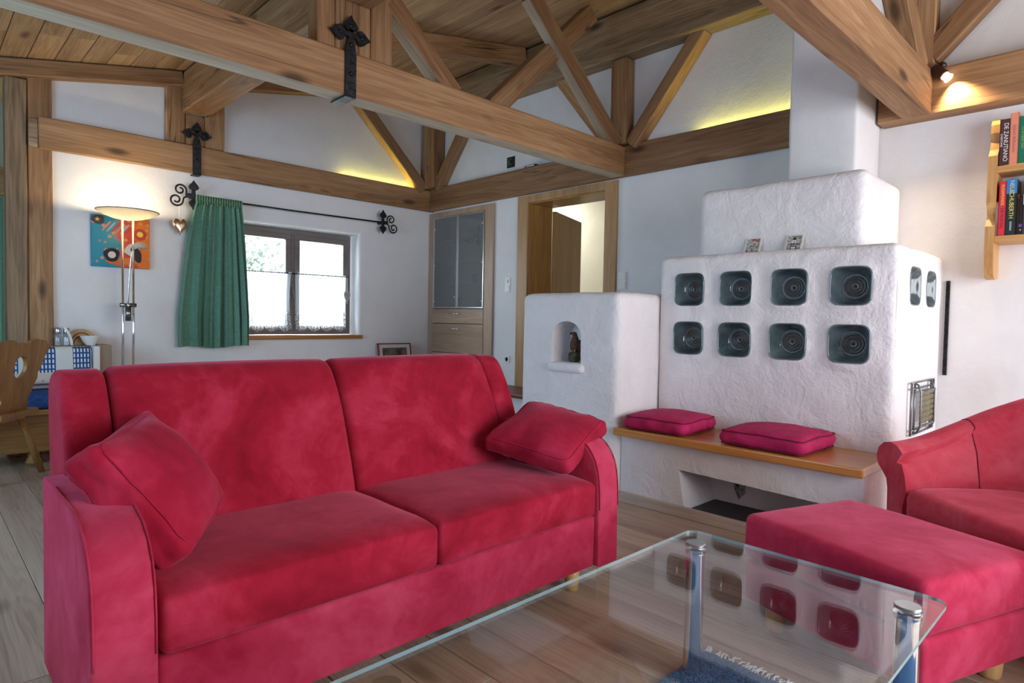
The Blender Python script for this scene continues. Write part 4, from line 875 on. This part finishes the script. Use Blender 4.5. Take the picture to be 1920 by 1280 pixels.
mesh_obj('seat_cushion', V, Fc, REDL, ls, smooth=True)
V, Fc = [], []
for s, z in [(.97, .115), (.985, .13), (.985, .283)]: V += [cpt+(p-cpt)*s+Vector((0, 0, z)) for p in sp_]
for i in range(2):
    for k in range(n): Fc.append([i*n+k, i*n+(k+1) % n, (i+1)*n+(k+1) % n, (i+1)*n+k])
Fc.append(list(range(n)))
mesh_obj('base', V, Fc, REDL, ls)
for u, b in ((.08, .05), (1.19, .05), (.15, .5), (1.12, .5)): mesh_obj('leg', *lathe([(.026, 0), (.032, .01), (.036, .116)], 14, LP(u, b, 0)), LEGW, ls, smooth=True)
# ------------------------------------------------------------------ glass table
gt = thing('glass_table', (1.3, .76, 0), 'rectangular glass coffee table on chrome legs', 'table')
TX0, TX1, TY0, TY1 = .56, 2.045, .365, 1.150
def rrect(x0, x1, y0, y1, r, n=6):
    out = []
    for cx, cy, a0 in ((x1-r, y1-r, 0), (x0+r, y1-r, 90), (x0+r, y0+r, 180), (x1-r, y0+r, 270)):
        for k in range(n+1): out.append((cx+r*math.cos(R(a0+90*k/n)), cy+r*math.sin(R(a0+90*k/n))))
    return out
ol = rrect(TX0, TX1, TY0, TY1, .045); n = len(ol)
gtop = mesh_obj('glass_top', [(a, b, .440) for a, b in ol]+[(a, b, .450) for a, b in ol], [list(range(n))[::-1], list(range(n, 2*n))], TGLASS, gt)
mesh_obj('glass_edge', [(a, b, .440) for a, b in ol]+[(a, b, .450) for a, b in ol], [[i, (i+1) % n, n+(i+1) % n, n+i] for i in range(n)], GEDGE, gtop)
for x in (.69, 1.908):
    for y in (.432, 1.055):
        lg = mesh_obj('leg', *lathe([(.0, 0.017), (.031, .017), (.031, .425), (.0, .425)], 32, (x, y, 0)), CHROME, gt, smooth=True); sharpen(lg, 40)
        cp = mesh_obj('cap', *lathe([(.0, .4255), (.033, .4255), (.034, .428), (.034, .4385), (0, .4385)], 32, (x, y, 0)), CHROME, lg, smooth=True); sharpen(cp, 40)
        cp = mesh_obj('cap', *lathe([(.0, .4515), (.033, .4515), (.0335, .456), (.031, .459), (0, .459)], 32, (x, y, 0)), STEEL, lg, smooth=True); sharpen(cp, 40)
# ------------------------------------------------------------------ blue rug with fringe
rg = thing('rug', (1.35, .40, 0), 'blue shaggy rug with white fringe under the glass table', 'rug')
BLR = mottled('blue_shag', srgb(26, 62, 112), srgb(84, 138, 190), 120, .95, 0, .8, 3)
V, Fc = soft_block(.70, 2.065, -.30, 1.098, .001, .016, .006, .02, .004, 40); mesh_obj('weave', V, Fc, BLR, rg, smooth=True)
bm = bmesh.new(); rr = random.Random(2)
for k in range(9000):
    x = rr.uniform(1.45, 2.062); y = rr.uniform(.35, 1.095); p = Vector((x, y, .014)); d = Vector((rr.gauss(0, .5), rr.gauss(0, .5), 1)).normalized()*.012; e = Vector((rr.uniform(-1, 1), rr.uniform(-1, 1), 0)).normalized()*.0016
    bm.faces.new([bm.verts.new(w_-root_off(rg)) for w_ in (p-e, p+e, p+d)])
me = bpy.data.meshes.new('pile'); bm.to_mesh(me); bm.free(); me.materials.append(BLR); o = bpy.data.objects.new('pile', me); COL.objects.link(o); o.parent = rg; o['kind'] = 'stuff'
parts = []
for k in range(170):
    y = -.29+1.385*k/169; a = rr.uniform(-.02, .02); L = rr.uniform(.05, .075); parts.append(tube([(2.055, y, .012), (2.055+L*.5, y+a, .011+rr.uniform(0, .008)), (2.055+L, y+a*2.2, .004)], .0028, 5))
o = mesh_obj('fringe', *merge(*parts), plain('white_cotton_fringe', (.72, .74, .76), .9), rg, smooth=True); o['kind'] = 'stuff'
# ------------------------------------------------------------------ floor lamp
fl_ = thing('floor_lamp', (1.395, 6.20, 0), 'chrome uplighter floor lamp with bowl shade and small reading arm', 'floor lamp')
mesh_obj('base', *lathe([(.0, .0), (.14, .0), (.142, .008), (.13, .022), (.03, .03), (0, .03)], 36, (1.395, 6.20, 0)), CHROME, fl_, smooth=True)
for x in (1.356, 1.436): mesh_obj('pole', *tube([(x, 6.20, .02), (x, 6.20, 2.0)], .0095, 12), CHROME, fl_, smooth=True)
def frosted():
    m, nt, b = new_mat('frosted_bowl'); nt.nodes.remove(b); d = N(nt, 'ShaderNodeBsdfDiffuse'); t = N(nt, 'ShaderNodeBsdfTranslucent'); mx = N(nt, 'ShaderNodeMixShader')
    d.inputs[0].default_value = (.82, .80, .74, 1); t.inputs[0].default_value = (.85, .80, .68, 1); mx.inputs[0].default_value = .55
    nt.links.new(d.outputs[0], mx.inputs[1]); nt.links.new(t.outputs[0], mx.inputs[2]); nt.links.new(mx.outputs[0], nt.nodes['Material Output'].inputs[0]); return m
BOWL = frosted()
sh = mesh_obj('shade', *lathe([(0, 1.988), (.06, 1.990), (.12, 2.002), (.18, 2.024), (.232, 2.058), (.236, 2.062), (.228, 2.060), (.178, 2.030), (.12, 2.008), (.06, 1.998), (0, 1.996)], 48, (1.396, 6.20, 0)), BOWL, fl_, smooth=True)
sh.rotation_euler = (0, 0, 0)
mesh_obj('shade_rim', *tube([(1.396+.236*math.cos(R(a)), 6.20+.236*math.sin(R(a)), 2.061) for a in range(0, 360, 8)], .004, 6, True), plain('dark_shade_rim', (.06, .055, .05), .3, .6), sh, smooth=True)
mesh_obj('bulb', *tube([(1.33, 6.20, 2.022), (1.46, 6.20, 2.022)], .011, 10), emit_mat('halogen_glow', (1.0, .84, .58), 190.0), fl_)
mesh_obj('clamp', *merge(tube([(1.335, 6.20, 1.257), (1.457, 6.20, 1.257)], .019, 12), tube([(1.395, 6.188, 1.12), (1.395, 6.188, 1.25)], .024, 14)), plain('dark_chrome', (.32, .33, .35), .18, 1.0), fl_, smooth=True)
mesh_obj('reading_arm', *tube(smooth_open([(1.39, 6.18, 1.26), (1.395, 6.16, 1.45), (1.41, 6.13, 1.70), (1.435, 6.10, 1.745), (1.455, 6.09, 1.752)], 5), .006, 8), CHROME, fl_, smooth=True)
mesh_obj('reading_shade', *lathe([(0, .052), (.02, .050), (.045, .034), (.064, .004), (.068, 0), (.060, .002), (.042, .028), (.018, .044), (0, .046)], 28, (1.46, 6.09, 1.745)), BOWL, fl_, smooth=True)
l = bpy.data.lights.new('uplighter_lamp', 'POINT'); l.energy = 9; l.color = (1.0, .74, .42); l.shadow_soft_size = .03
o = bpy.data.objects.new('uplighter_lamp', l); COL.objects.link(o); o.location = (1.396, 6.20, 2.05)
# ------------------------------------------------------------------ pictures
def abstract_mat():
    m, nt, b = new_mat('abstract_canvas'); v = obj_coords(nt, rand=False); sep = N(nt, 'ShaderNodeSeparateXYZ'); nt.links.new(v, sep.inputs[0])
    n = noise_t(nt, v, 7, 3, .5, .6); sx = math_n(nt, 'ADD', math_n(nt, 'MULTIPLY', sep.outputs[0], 2.2), math_n(nt, 'MULTIPLY', n, .55))
    col = ramp(nt, [(.02, srgb(46, 140, 166)), (.17, srgb(70, 150, 165)), (.25, srgb(205, 92, 74)), (.48, srgb(206, 66, 50)), (.62, srgb(224, 120, 40))], sx)
    vo = N(nt, 'ShaderNodeTexVoronoi'); nt.links.new(v, vo.inputs['Vector']); vo.inputs['Scale'].default_value = 16
    col = mixc(nt, ramp(nt, [(.20, (.7, .7, .7)), (.28, (0, 0, 0))], vo.outputs['Distance']), col, srgb(232, 160, 90)); nt.links.new(col, b.inputs['Base Color']); setb(b, Roughness=.75); return m
pt = thing('painting', (1.404, 6.48, 1.59), 'square colourful abstract canvas, blue to orange, behind the floor lamp', 'painting')
box('canvas', 1.178, 1.631, 6.462, 6.498, 1.592, 2.042, abstract_mat(), pt, bev=.004)
def blob(cx, cz, rx, rz, mat, y=6.4605, ang=0, k=.12):
    pts = [(rx*math.cos(R(a))*(1+k*math.sin(3*R(a)+cx*9)), rz*math.sin(R(a))) for a in range(0, 360, 15)]; c, s = math.cos(R(ang)), math.sin(R(ang))
    mesh_obj('painted_shape', *prism([(cx+a*c-b*s, cz+a*s+b*c) for a, b in pts], lambda a, b: (a, y-.0015, b), lambda a, b: (a, y+.001, b)), mat, pt)
PB = plain('paint_black', srgb(34, 34, 44), .7); PWt = plain('paint_cream', srgb(226, 214, 204), .7); PR = plain('paint_red', srgb(196, 58, 44), .7); PO = plain('paint_orange', srgb(222, 116, 44), .7); PN = plain('paint_dusk', srgb(74, 62, 70), .7); PY = plain('paint_yellow', srgb(230, 200, 80), .7); PP = plain('paint_pink', srgb(224, 130, 120), .7); PBl = plain('paint_pale_blue', srgb(150, 176, 200), .7)
blob(1.23, 2.0, .05, .04, PN); blob(1.44, 1.65, .16, .03, PO, ang=6); blob(1.33, 1.70, .06, .06, PB, 6.4575); blob(1.33, 1.70, .03, .03, PWt, 6.4555, k=0)
blob(1.49, 1.76, .07, .05, PWt, 6.4575, 40); blob(1.52, 1.72, .035, .08, PB, 6.4555, 20); blob(1.55, 1.90, .05, .05, PR, 6.4575, k=0); blob(1.55, 1.90, .025, .025, PY, 6.4555, k=0)
for k in range(6): blob(1.29+k*.035, 1.95-k*.004, .008, .06, (PP, PBl, PR)[k % 3], 6.4575, -38)
st_ = [(1.222+(.022 if k % 2 == 0 else .009)*math.cos(R(k*36+18)), 2.002+(.022 if k % 2 == 0 else .009)*math.sin(R(k*36+18))) for k in range(10)]
mesh_obj('painted_shape', *prism(st_, lambda a, b: (a, 6.456, b), lambda a, b: (a, 6.460, b)), PY, pt)
rf = thing('photo_frame', (4.25, 6.40, .55), 'small red framed photograph leaning against the window wall behind the sofa', 'picture frame')
tl = lambda a, b, e: (4.255+a, 6.36+b*.18+e, .55+b)
W_, H_ = .232, .33
for a0, a1, b0, b1 in ((-W_, W_, H_-.012, H_), (-W_, W_, 0, .012), (-W_, -W_+.012, 0, H_), (W_-.012, W_, 0, H_)):
    mesh_obj('frame_strip', *prism([(a0, b0), (a1, b0), (a1, b1), (a0, b1)], lambda a, b: tl(a, b, -.012), lambda a, b: tl(a, b, .012)), plain('red_frame', srgb(150, 20, 40), .4), rf)
mesh_obj('mat_board', *prism([(-W_+.01, .01), (W_-.01, .01), (W_-.01, H_-.01), (-W_+.01, H_-.01)], lambda a, b: tl(a, b, 0), lambda a, b: tl(a, b, .008)), plain('white_mat', (.6, .63, .65), .6), rf)
mesh_obj('photo_print', *prism([(-W_+.06, .06), (W_-.06, .06), (W_-.06, H_-.055), (-W_+.06, H_-.055)], lambda a, b: tl(a, b, -.003), lambda a, b: tl(a, b, .001)), mottled('dim_photo', srgb(40, 34, 32), srgb(130, 120, 100), 9, .5, 0, 0), rf)
sb = thing('side_chest', (4.27, 6.2, 0), 'low white chest behind the sofa under the framed photograph', 'chest')
box('body', 3.96, 4.56, 6.05, 6.48, 0, .52, WHITE, sb); box('top', 3.94, 4.58, 6.03, 6.49, .52, .55, OAKY, sb)
# ------------------------------------------------------------------ bookshelf and books
bs = thing('bookshelf', (4.74, .3, 1.49), 'carved pine wall bookshelf with two rows of books', 'bookshelf')
def side_outline():
    # (depth from wall, z): curved profile of the side boards
    return [(0, 1.50), (.10, 1.49), (.15, 1.50), (.175, 1.53), (.19, 1.60), (.20, 1.645), (.205, 1.66), (.205, 1.80), (.19, 1.815), (.165, 1.845), (.155, 1.875), (.165, 1.905), (.19, 1.93), (.20, 1.945), (.20, 2.215), (.185, 2.225), (.155, 2.26), (.14, 2.31), (.15, 2.36), (.145, 2.41), (.12, 2.44), (.08, 2.455), (0, 2.455)]
for y in (.715, -.30): mesh_obj('side_board', *prism(side_outline(), lambda a, b: (4.84-a, y-.022, b), lambda a, b: (4.84-a, y+.022, b)), PINEZ, bs)
for z in (2.115, 1.705): box('shelf_board', 4.645, 4.838, -.279, .694, z, z+.038, PINEY, bs, bev=.003)
fp_ = bpy.data.fonts.load('<builtin>') if False else None
def spine_text(book, txt, y, z0, h, x, col, size, dy=0.0):
    cu_ = bpy.data.curves.new('spine_title', 'FONT'); cu_.body = txt; cu_.align_x = 'CENTER'; cu_.align_y = 'CENTER'; cu_.size = size; cu_.extrude = .0004
    tmp = bpy.data.objects.new('spine_title_curve', cu_); COL.objects.link(tmp); dg = bpy.context.evaluated_depsgraph_get(); dg.update()
    me = bpy.data.meshes.new_from_object(tmp.evaluated_get(dg)); bpy.data.objects.remove(tmp, do_unlink=True); me.materials.clear(); me.materials.append(col)
    o = bpy.data.objects.new('spine_title', me); COL.objects.link(o); o.parent = book
    # letters run down the spine, facing -X
    xa = Vector((0, 0, -1)); za = Vector((-1, 0, 0)); ya = za.cross(xa)
    m = Matrix((xa, ya, za)).transposed().to_4x4(); m.translation = Vector((x-.0006, y+dy, z0+h))-root_off(book); o.matrix_local = m
PAGES = plain('book_pages', (.70, .66, .58), .8); INKW = plain('white_ink', (.8, .8, .8), .6); INKY = plain('yellow_ink', (.75, .62, .12), .6); INKD = plain('dark_red_ink', (.16, .01, .02), .6); INKB = plain('black_ink', (.02, .02, .02), .6)
def book(y1, w, h, z, d, col, label, texts=(), band=None, xf=4.66):
    t = thing('book', (xf+d/2, y1-w/2, z), label, 'book', 'books on the wall shelf'); cm = plain('cover_%d' % len(MATS), col, .45); y0 = y1-w
    mesh_obj('cover', *merge(bevel_box(xf, xf+.004, y0, y1, z, z+h, .0015, 1), bevel_box(xf, xf+d, y0, y0+.003, z, z+h, 0), bevel_box(xf, xf+d, y1-.003, y1, z, z+h, 0)), cm, t)
    box('pages', xf+.003, xf+d-.004, y0+.003, y1-.003, z+.003, z+h-.005, PAGES, t, bev=0)
    if band: box('spine_band', xf-.0008, xf+.002, y0+.0005, y1-.0005, z+h*band[0], z+h*band[1], plain('band_%d' % len(MATS), band[2], .45), t, bev=0)
    for tx, f, c, s, dy in texts: spine_text(t, tx, (y0+y1)/2, z, h*f, xf-.001 if band else xf, c, s, dy)
zu, zl = 2.154, 1.744
book(.690, .047, .272, zu, .15, srgb(74, 46, 48), 'dark brown book at the left end of the upper shelf', (('DE ZANUTIANO', .50, INKW, .030, -.006), ('CHRISTIANE', .55, INKW, .014, .014)))
book(.642, .040, .300, zu, .155, srgb(222, 142, 116), 'peach coloured book on the upper shelf', (('SARAH BRENNAN', .5, plain('rose_ink', srgb(190, 96, 84), .6), .020, 0),))
book(.601, .036, .272, zu, .15, srgb(18, 112, 88), 'green book on the upper shelf', (('TO A NEW DAY', .55, plain('lime_ink', srgb(150, 180, 90), .6), .018, 0),))
book(.564, .042, .274, zu, .15, srgb(60, 130, 168), 'blue book on the upper shelf at the frame edge', (('ISLAND', .5, INKW, .026, 0),), (.75, 1.0, srgb(30, 50, 80)))
book(.521, .040, .26, zu, .15, srgb(150, 40, 40), 'red book further right on the upper shelf')
book(.480, .036, .28, zu, .15, srgb(200, 190, 160), 'cream book further right on the upper shelf')
book(.692, .010, .20, zl, .13, srgb(210, 205, 205), 'thin white booklet at the left end of the lower shelf', xf=4.668)
book(.680, .034, .318, zl, .15, srgb(214, 48, 62), 'bright red book on the lower shelf', (('ROSAMUNDE', .75, INKY, .020, 0), ('DIE MUSCHEL', .32, INKD, .020, 0)))
book(.645, .048, .326, zl, .15, srgb(20, 44, 42), 'blue topped dark green book with yellow title on the lower shelf', (('NEUE', .86, INKY, .030, 0), ('SCHUBERTH', .55, INKY, .030, 0), ('ROMAN', .16, INKW, .014, 0)), (.74, 1.0, srgb(48, 128, 200)))
book(.596, .012, .235, zl, .14, srgb(150, 82, 34), 'thin brown book on the lower shelf', xf=4.675)
book(.583, .016, .215, zl, .13, srgb(24, 24, 30), 'narrow black book with purple mark on the lower shelf', (('+', .12, INKW, .02, 0),), (.2, .28, srgb(96, 70, 150)))
book(.566, .034, .245, zl, .14, srgb(66, 56, 58), 'charcoal book with white label on the lower shelf', (), (.70, .94, srgb(205, 205, 205)))
book(.531, .050, .345, zl, .15, srgb(206, 178, 206), 'tall lilac book on the lower shelf at the frame edge')
book(.480, .040, .30, zl, .15, srgb(60, 80, 120), 'blue grey book further right on the lower shelf')
# ------------------------------------------------------------------ spotlight on the beam
sl = thing('spotlight', (4.69, 1.03, 2.80), 'small brown spotlight on the beam at upper right', 'spotlight')
dv = Vector((-.05, -.70, -.70)).normalized(); h0 = Vector((4.665, 1.035, 2.815))
mesh_obj('mount', *merge(tube([(4.72, 1.00, 2.845), (4.68, 1.00, 2.835)], .02, 12), tube([(4.69, 1.0, 2.84), h0+dv*.03], .008, 8)), BROWNM, sl, smooth=True)
hs_ = mesh_obj('housing', *tube([h0-dv*.01, h0, h0+dv*.075, h0+dv*.078], [.024, .032, .032, .028], 20), BROWNM, sl); sharpen(hs_, 40)
mesh_obj('bulb', *tube([h0+dv*.070, h0+dv*.085, h0+dv*.092, h0+dv*.112, h0+dv*.116], [.022, .026, .022, .030, .024], 20), emit_mat('reflector_glow', (1.0, .80, .52), 5.0), sl, smooth=True)
l = bpy.data.lights.new('spotlight_lamp', 'SPOT'); l.energy = 42; l.color = (1.0, .72, .40); l.spot_size = R(105); l.spot_blend = .8; l.shadow_soft_size = .02
o = bpy.data.objects.new('spotlight_lamp', l); COL.objects.link(o); o.location = h0+dv*.135; o.rotation_euler = (Vector((4.84, .70, 1.9))-o.location).to_track_quat('-Z', 'Y').to_euler()
# ------------------------------------------------------------------ dried flowers behind the love seat
df = thing('dried_flowers', (4.55, .42, 0), 'dried flower heads peeking over the armchair back', 'flowers')
mesh_obj('vase', *lathe([(.0, 0), (.07, 0), (.10, .12), (.09, .3), (.05, .42), (.055, .46), (.045, .46), (.04, .42), (0, .40)], 24, (4.55, .42, 0)), PORC, df, smooth=True)
FLW = mottled('dried_beige', srgb(170, 156, 130), srgb(206, 196, 176), 40, .9, 0, .2)
for k in range(7):
    a = k*2.4; tip = Vector((4.55+.05*math.cos(a), .42+.06*math.sin(a), .93+.03*math.sin(k*1.7)))
    mesh_obj('stem', *tube([(4.55, .42, .42), tip], .003, 5), FLW, df)
    mesh_obj('flower_head', *tube([tip-Vector((0, 0, .02)), tip, tip+Vector((0, 0, .025))], [.004, .018, .003], 8), FLW, df)
# ------------------------------------------------------------------ dining corner at far left
db = thing('dining_bench', (.6, 6.25, 0), 'wooden dining corner bench with pale backrest at far left', 'bench')
box('front_panel', -.6, .98, 6.02, 6.05, .10, .39, BENCHW, db); box('seat_board', -.6, 1.0, 5.98, 6.42, .385, .430, BENCHW, db, bev=.01)
box('backrest', -.6, 1.14, 6.38, 6.42, .43, .90, plain('pale_grey_backrest', (.60, .58, .58), .5), db); box('ledge', -.6, 1.28, 6.34, 6.438, .882, .905, BENCHW, db)
box('end_panel', 1.19, 1.276, 6.22, 6.455, 0, .915, TAUPE, db); box('end_edge', 1.145, 1.19, 6.20, 6.455, .4, .905, WHITE, db)
for x in (.72, .0): mesh_obj('foot', *lathe([(.05, 0), (.055, .02), (.035, .06), (.045, .10)], 16, (x, 6.08, 0)), BENCHW, db, smooth=True)
bc = mesh_obj('blue_bench_pad', *soft_block(-.58, .985, 5.97, 6.37, .431, .565, .05, .06, .004, 6), BLUEC, smooth=True); tag(bc, 'blue seat cushion lying on the dining bench', 'cushion')
def pattern_mat():
    m, nt, b = new_mat('patchwork_print'); v = obj_coords(nt, rand=False); sep = N(nt, 'ShaderNodeSeparateXYZ'); nt.links.new(v, sep.inputs[0])
    br = N(nt, 'ShaderNodeTexBrick'); br.inputs['Scale'].default_value = 1.0; br.offset = 0.0
    mp = N(nt, 'ShaderNodeMapping'); mp.inputs['Rotation'].default_value = (R(90), 0, 0); nt.links.new(v, mp.inputs[0]); nt.links.new(mp.outputs[0], br.inputs['Vector'])
    br.inputs['Brick Width'].default_value = .024; br.inputs['Row Height'].default_value = .042; br.inputs['Mortar Size'].default_value = .0065
    br.inputs['Color1'].default_value = c4((.78, .82, .86)); br.inputs['Color2'].default_value = c4((.70, .76, .82)); br.inputs['Mortar'].default_value = c4(srgb(24, 78, 140))
    px = math_n(nt, 'SINE', math_n(nt, 'MULTIPLY', sep.outputs[0], 26.0)); pz = math_n(nt, 'GREATER_THAN', sep.outputs[2], .10)
    fac = math_n(nt, 'MULTIPLY', math_n(nt, 'GREATER_THAN', px, -.05), pz)
    vo = N(nt, 'ShaderNodeTexVoronoi'); nt.links.new(v, vo.inputs['Vector']); vo.inputs['Scale'].default_value = 24
    base = mixc(nt, ramp(nt, [(.16, (1, 1, 1)), (.22, (0, 0, 0))], vo.outputs['Distance']), (.66, .58, .50), srgb(120, 150, 180))
    base = mixc(nt, pz, base, (.70, .74, .72)); nt.links.new(mixc(nt, fac, base, br.outputs['Color']), b.inputs['Base Color']); setb(b, Roughness=.85); return m
pc = mesh_obj('patterned_cushion', *soft_block(-.1, 1.142, 6.20, 6.30, .60, .903, .045, .04, .003, 6, lambda p, n: p+Vector((0, (p.z-.6)*.12, 0))), pattern_mat(), smooth=True); tag(pc, 'patterned blue, white and beige cushion against the dining bench back', 'cushion')
zt = .906
for k, (x, lb) in enumerate(((.925, 'glass pepper mill at the left end of the bench ledge'), (.985, 'glass salt mill beside the pepper mill on the bench ledge'))):
    t = thing('spice_mill', (x, 6.39, zt), lb, 'jar', 'glass jars on the bench ledge')
    mesh_obj('glass_body', *lathe([(0, 0), (.026, 0), (.028, .01), (.026, .085), (.02, .10)], 20, (x, 6.39, zt)), JARG, t, smooth=True)
    mesh_obj('contents', *lathe([(0, .004), (.021, .004), (.021, .07), (0, .07)], 16, (x, 6.39, zt)), plain('salt', (.8, .8, .8) if k else (.55, .55, .56), .9), t)
    mesh_obj('cap', *lathe([(.021, .098), (.023, .102), (.023, .14), (.018, .15), (0, .15)], 20, (x, 6.39, zt)), STEEL, t, smooth=True)
nh = thing('napkin_holder', (1.10, 6.41, zt), 'curved wooden napkin holder with dark rings on the bench ledge', 'napkin holder')
V, Fc = [], []; NN = 20
arc = [(1.10+.105*math.cos(math.pi*k/NN), zt+.003+.135*math.sin(math.pi*k/NN)**.8) for k in range(NN+1)]
mesh_obj('back_plate', *prism(arc, lambda a, b: (a, 6.438, b), lambda a, b: (a, 6.452, b)), PINEZ, nh)
for s in (.55, .75): mesh_obj('ring', *tube([(1.10+.105*s*math.cos(math.pi*k/NN), 6.436, zt+.004+.135*s*math.sin(math.pi*k/NN)) for k in range(NN+1)], .004, 6), plain('dark_ring', (.06, .04, .03), .5), nh)
mesh_obj('napkins', *soft_block(1.01, 1.03, 6.36, 6.44, zt, zt+.16, .008, .03, .004, 20, lambda p, n: p+Vector((-(p.z-zt)**2*2.2, 0, 0))), PORC, nh, smooth=True)
bw = mesh_obj('white_bowl', *lathe([(0, .004), (.03, .004), (.034, 0), (.036, .006), (.058, .035), (.078, .078), (.080, .082), (.075, .080), (.054, .038), (.03, .012), (0, .010)], 36, (1.150, 6.352, zt)), PORC, smooth=True); tag(bw, 'white porcelain bowl on the dining bench ledge', 'bowl')
# carved dining chair
ch = thing('dining_chair', (.55, 5.68, 0), 'carved wooden plank back dining chair at the far left', 'chair')
CX = Vector((.60, .80, 0)); CN = Vector((.80, -.60, 0)); CO = Vector((.540, 5.585, 0))
def CPt(a, z, e): return CO+CX*a+CN*(e+(z-.5)*.16)+Vector((0, 0, z))
half = [(0, .485), (.125, .485), (.135, .53), (.128, .57), (.15, .61), (.165, .66), (.19, .70), (.185, .74), (.215, .80), (.235, .86), (.262, .90), (.268, .935), (.235, .95), (.225, .972), (.17, .985), (.12, .992), (.085, .985), (.06, .965), (.03, .962), (0, .970)]
half = [(a*1.13, z) for a, z in half]
outl = half+[(-a, z) for a, z in half[::-1][1:-1]]
cbk = mesh_obj('back_board', *prism(outl, lambda a, z: CPt(a, z, -.013), lambda a, z: CPt(a, z, .013)), CHAIRW, ch)
boolean_cut(cbk, [mesh_obj('cutter', *prism([(.070*math.cos(R(k)), .795+.078*math.sin(R(k))) for k in range(0, 360, 12)], lambda a, z: CPt(a, z, -.08), lambda a, z: CPt(a, z, .08)), None)])
so_ = [(-.20, .04), (.20, .04), (.225, .0), (.225, -.36), (.19, -.41), (-.19, -.41), (-.225, -.36), (-.225, .0)]
so_ = [(a, e) for a, e in so_]
mesh_obj('seat', *prism(so_, lambda a, e: CO+CX*a+CN*(e+.02)+Vector((0, 0, .445)), lambda a, e: CO+CX*a+CN*(e+.02)+Vector((0, 0, .485))), CHAIRW, ch)
mesh_obj('seat_batten', *prism([(-.15, 0), (.15, 0), (.15, -.06), (-.15, -.06)], lambda a, e: CO+CX*a+CN*(e)+Vector((0, 0, .415)), lambda a, e: CO+CX*a+CN*(e)+Vector((0, 0, .446))), CHAIRW, ch)
for a, e, da, de in ((.14, -.03, .09, .09), (-.17, -.06, -.10, .05), (.14, -.33, .08, -.08), (-.14, -.33, -.08, -.08)):
    mesh_obj('leg', *tube([CO+CX*a+CN*e+Vector((0, 0, .43)), CO+CX*(a+da)+CN*(e+de)+Vector((0, 0, .004))], [.028, .022], 12), CHAIRW, ch, smooth=True)
# alcove curtain and pelmet
ac = thing('alcove_curtain', (.35, 7.6, .6), 'dark green curtain in the dining alcove at the left frame edge', 'curtain')
V, Fc = [], []
for i in range(81):
    u = i/80
    for j in range(5): V.append((.0+.69*u, 7.62+.03*math.sin(u*40), 2.26-(1.9)*j/4))
for i in range(80):
    for j in range(4): k = i*5+j; Fc.append([k, k+5, k+6, k+1])
mesh_obj('drape', V, Fc, GREEN, ac, smooth=True)
pm = along('pelmet', 'x', -.6, .72, 7.52, 7.66, 2.27, 2.52, 'brown curtain pelmet in the dining alcove', cat='pelmet')
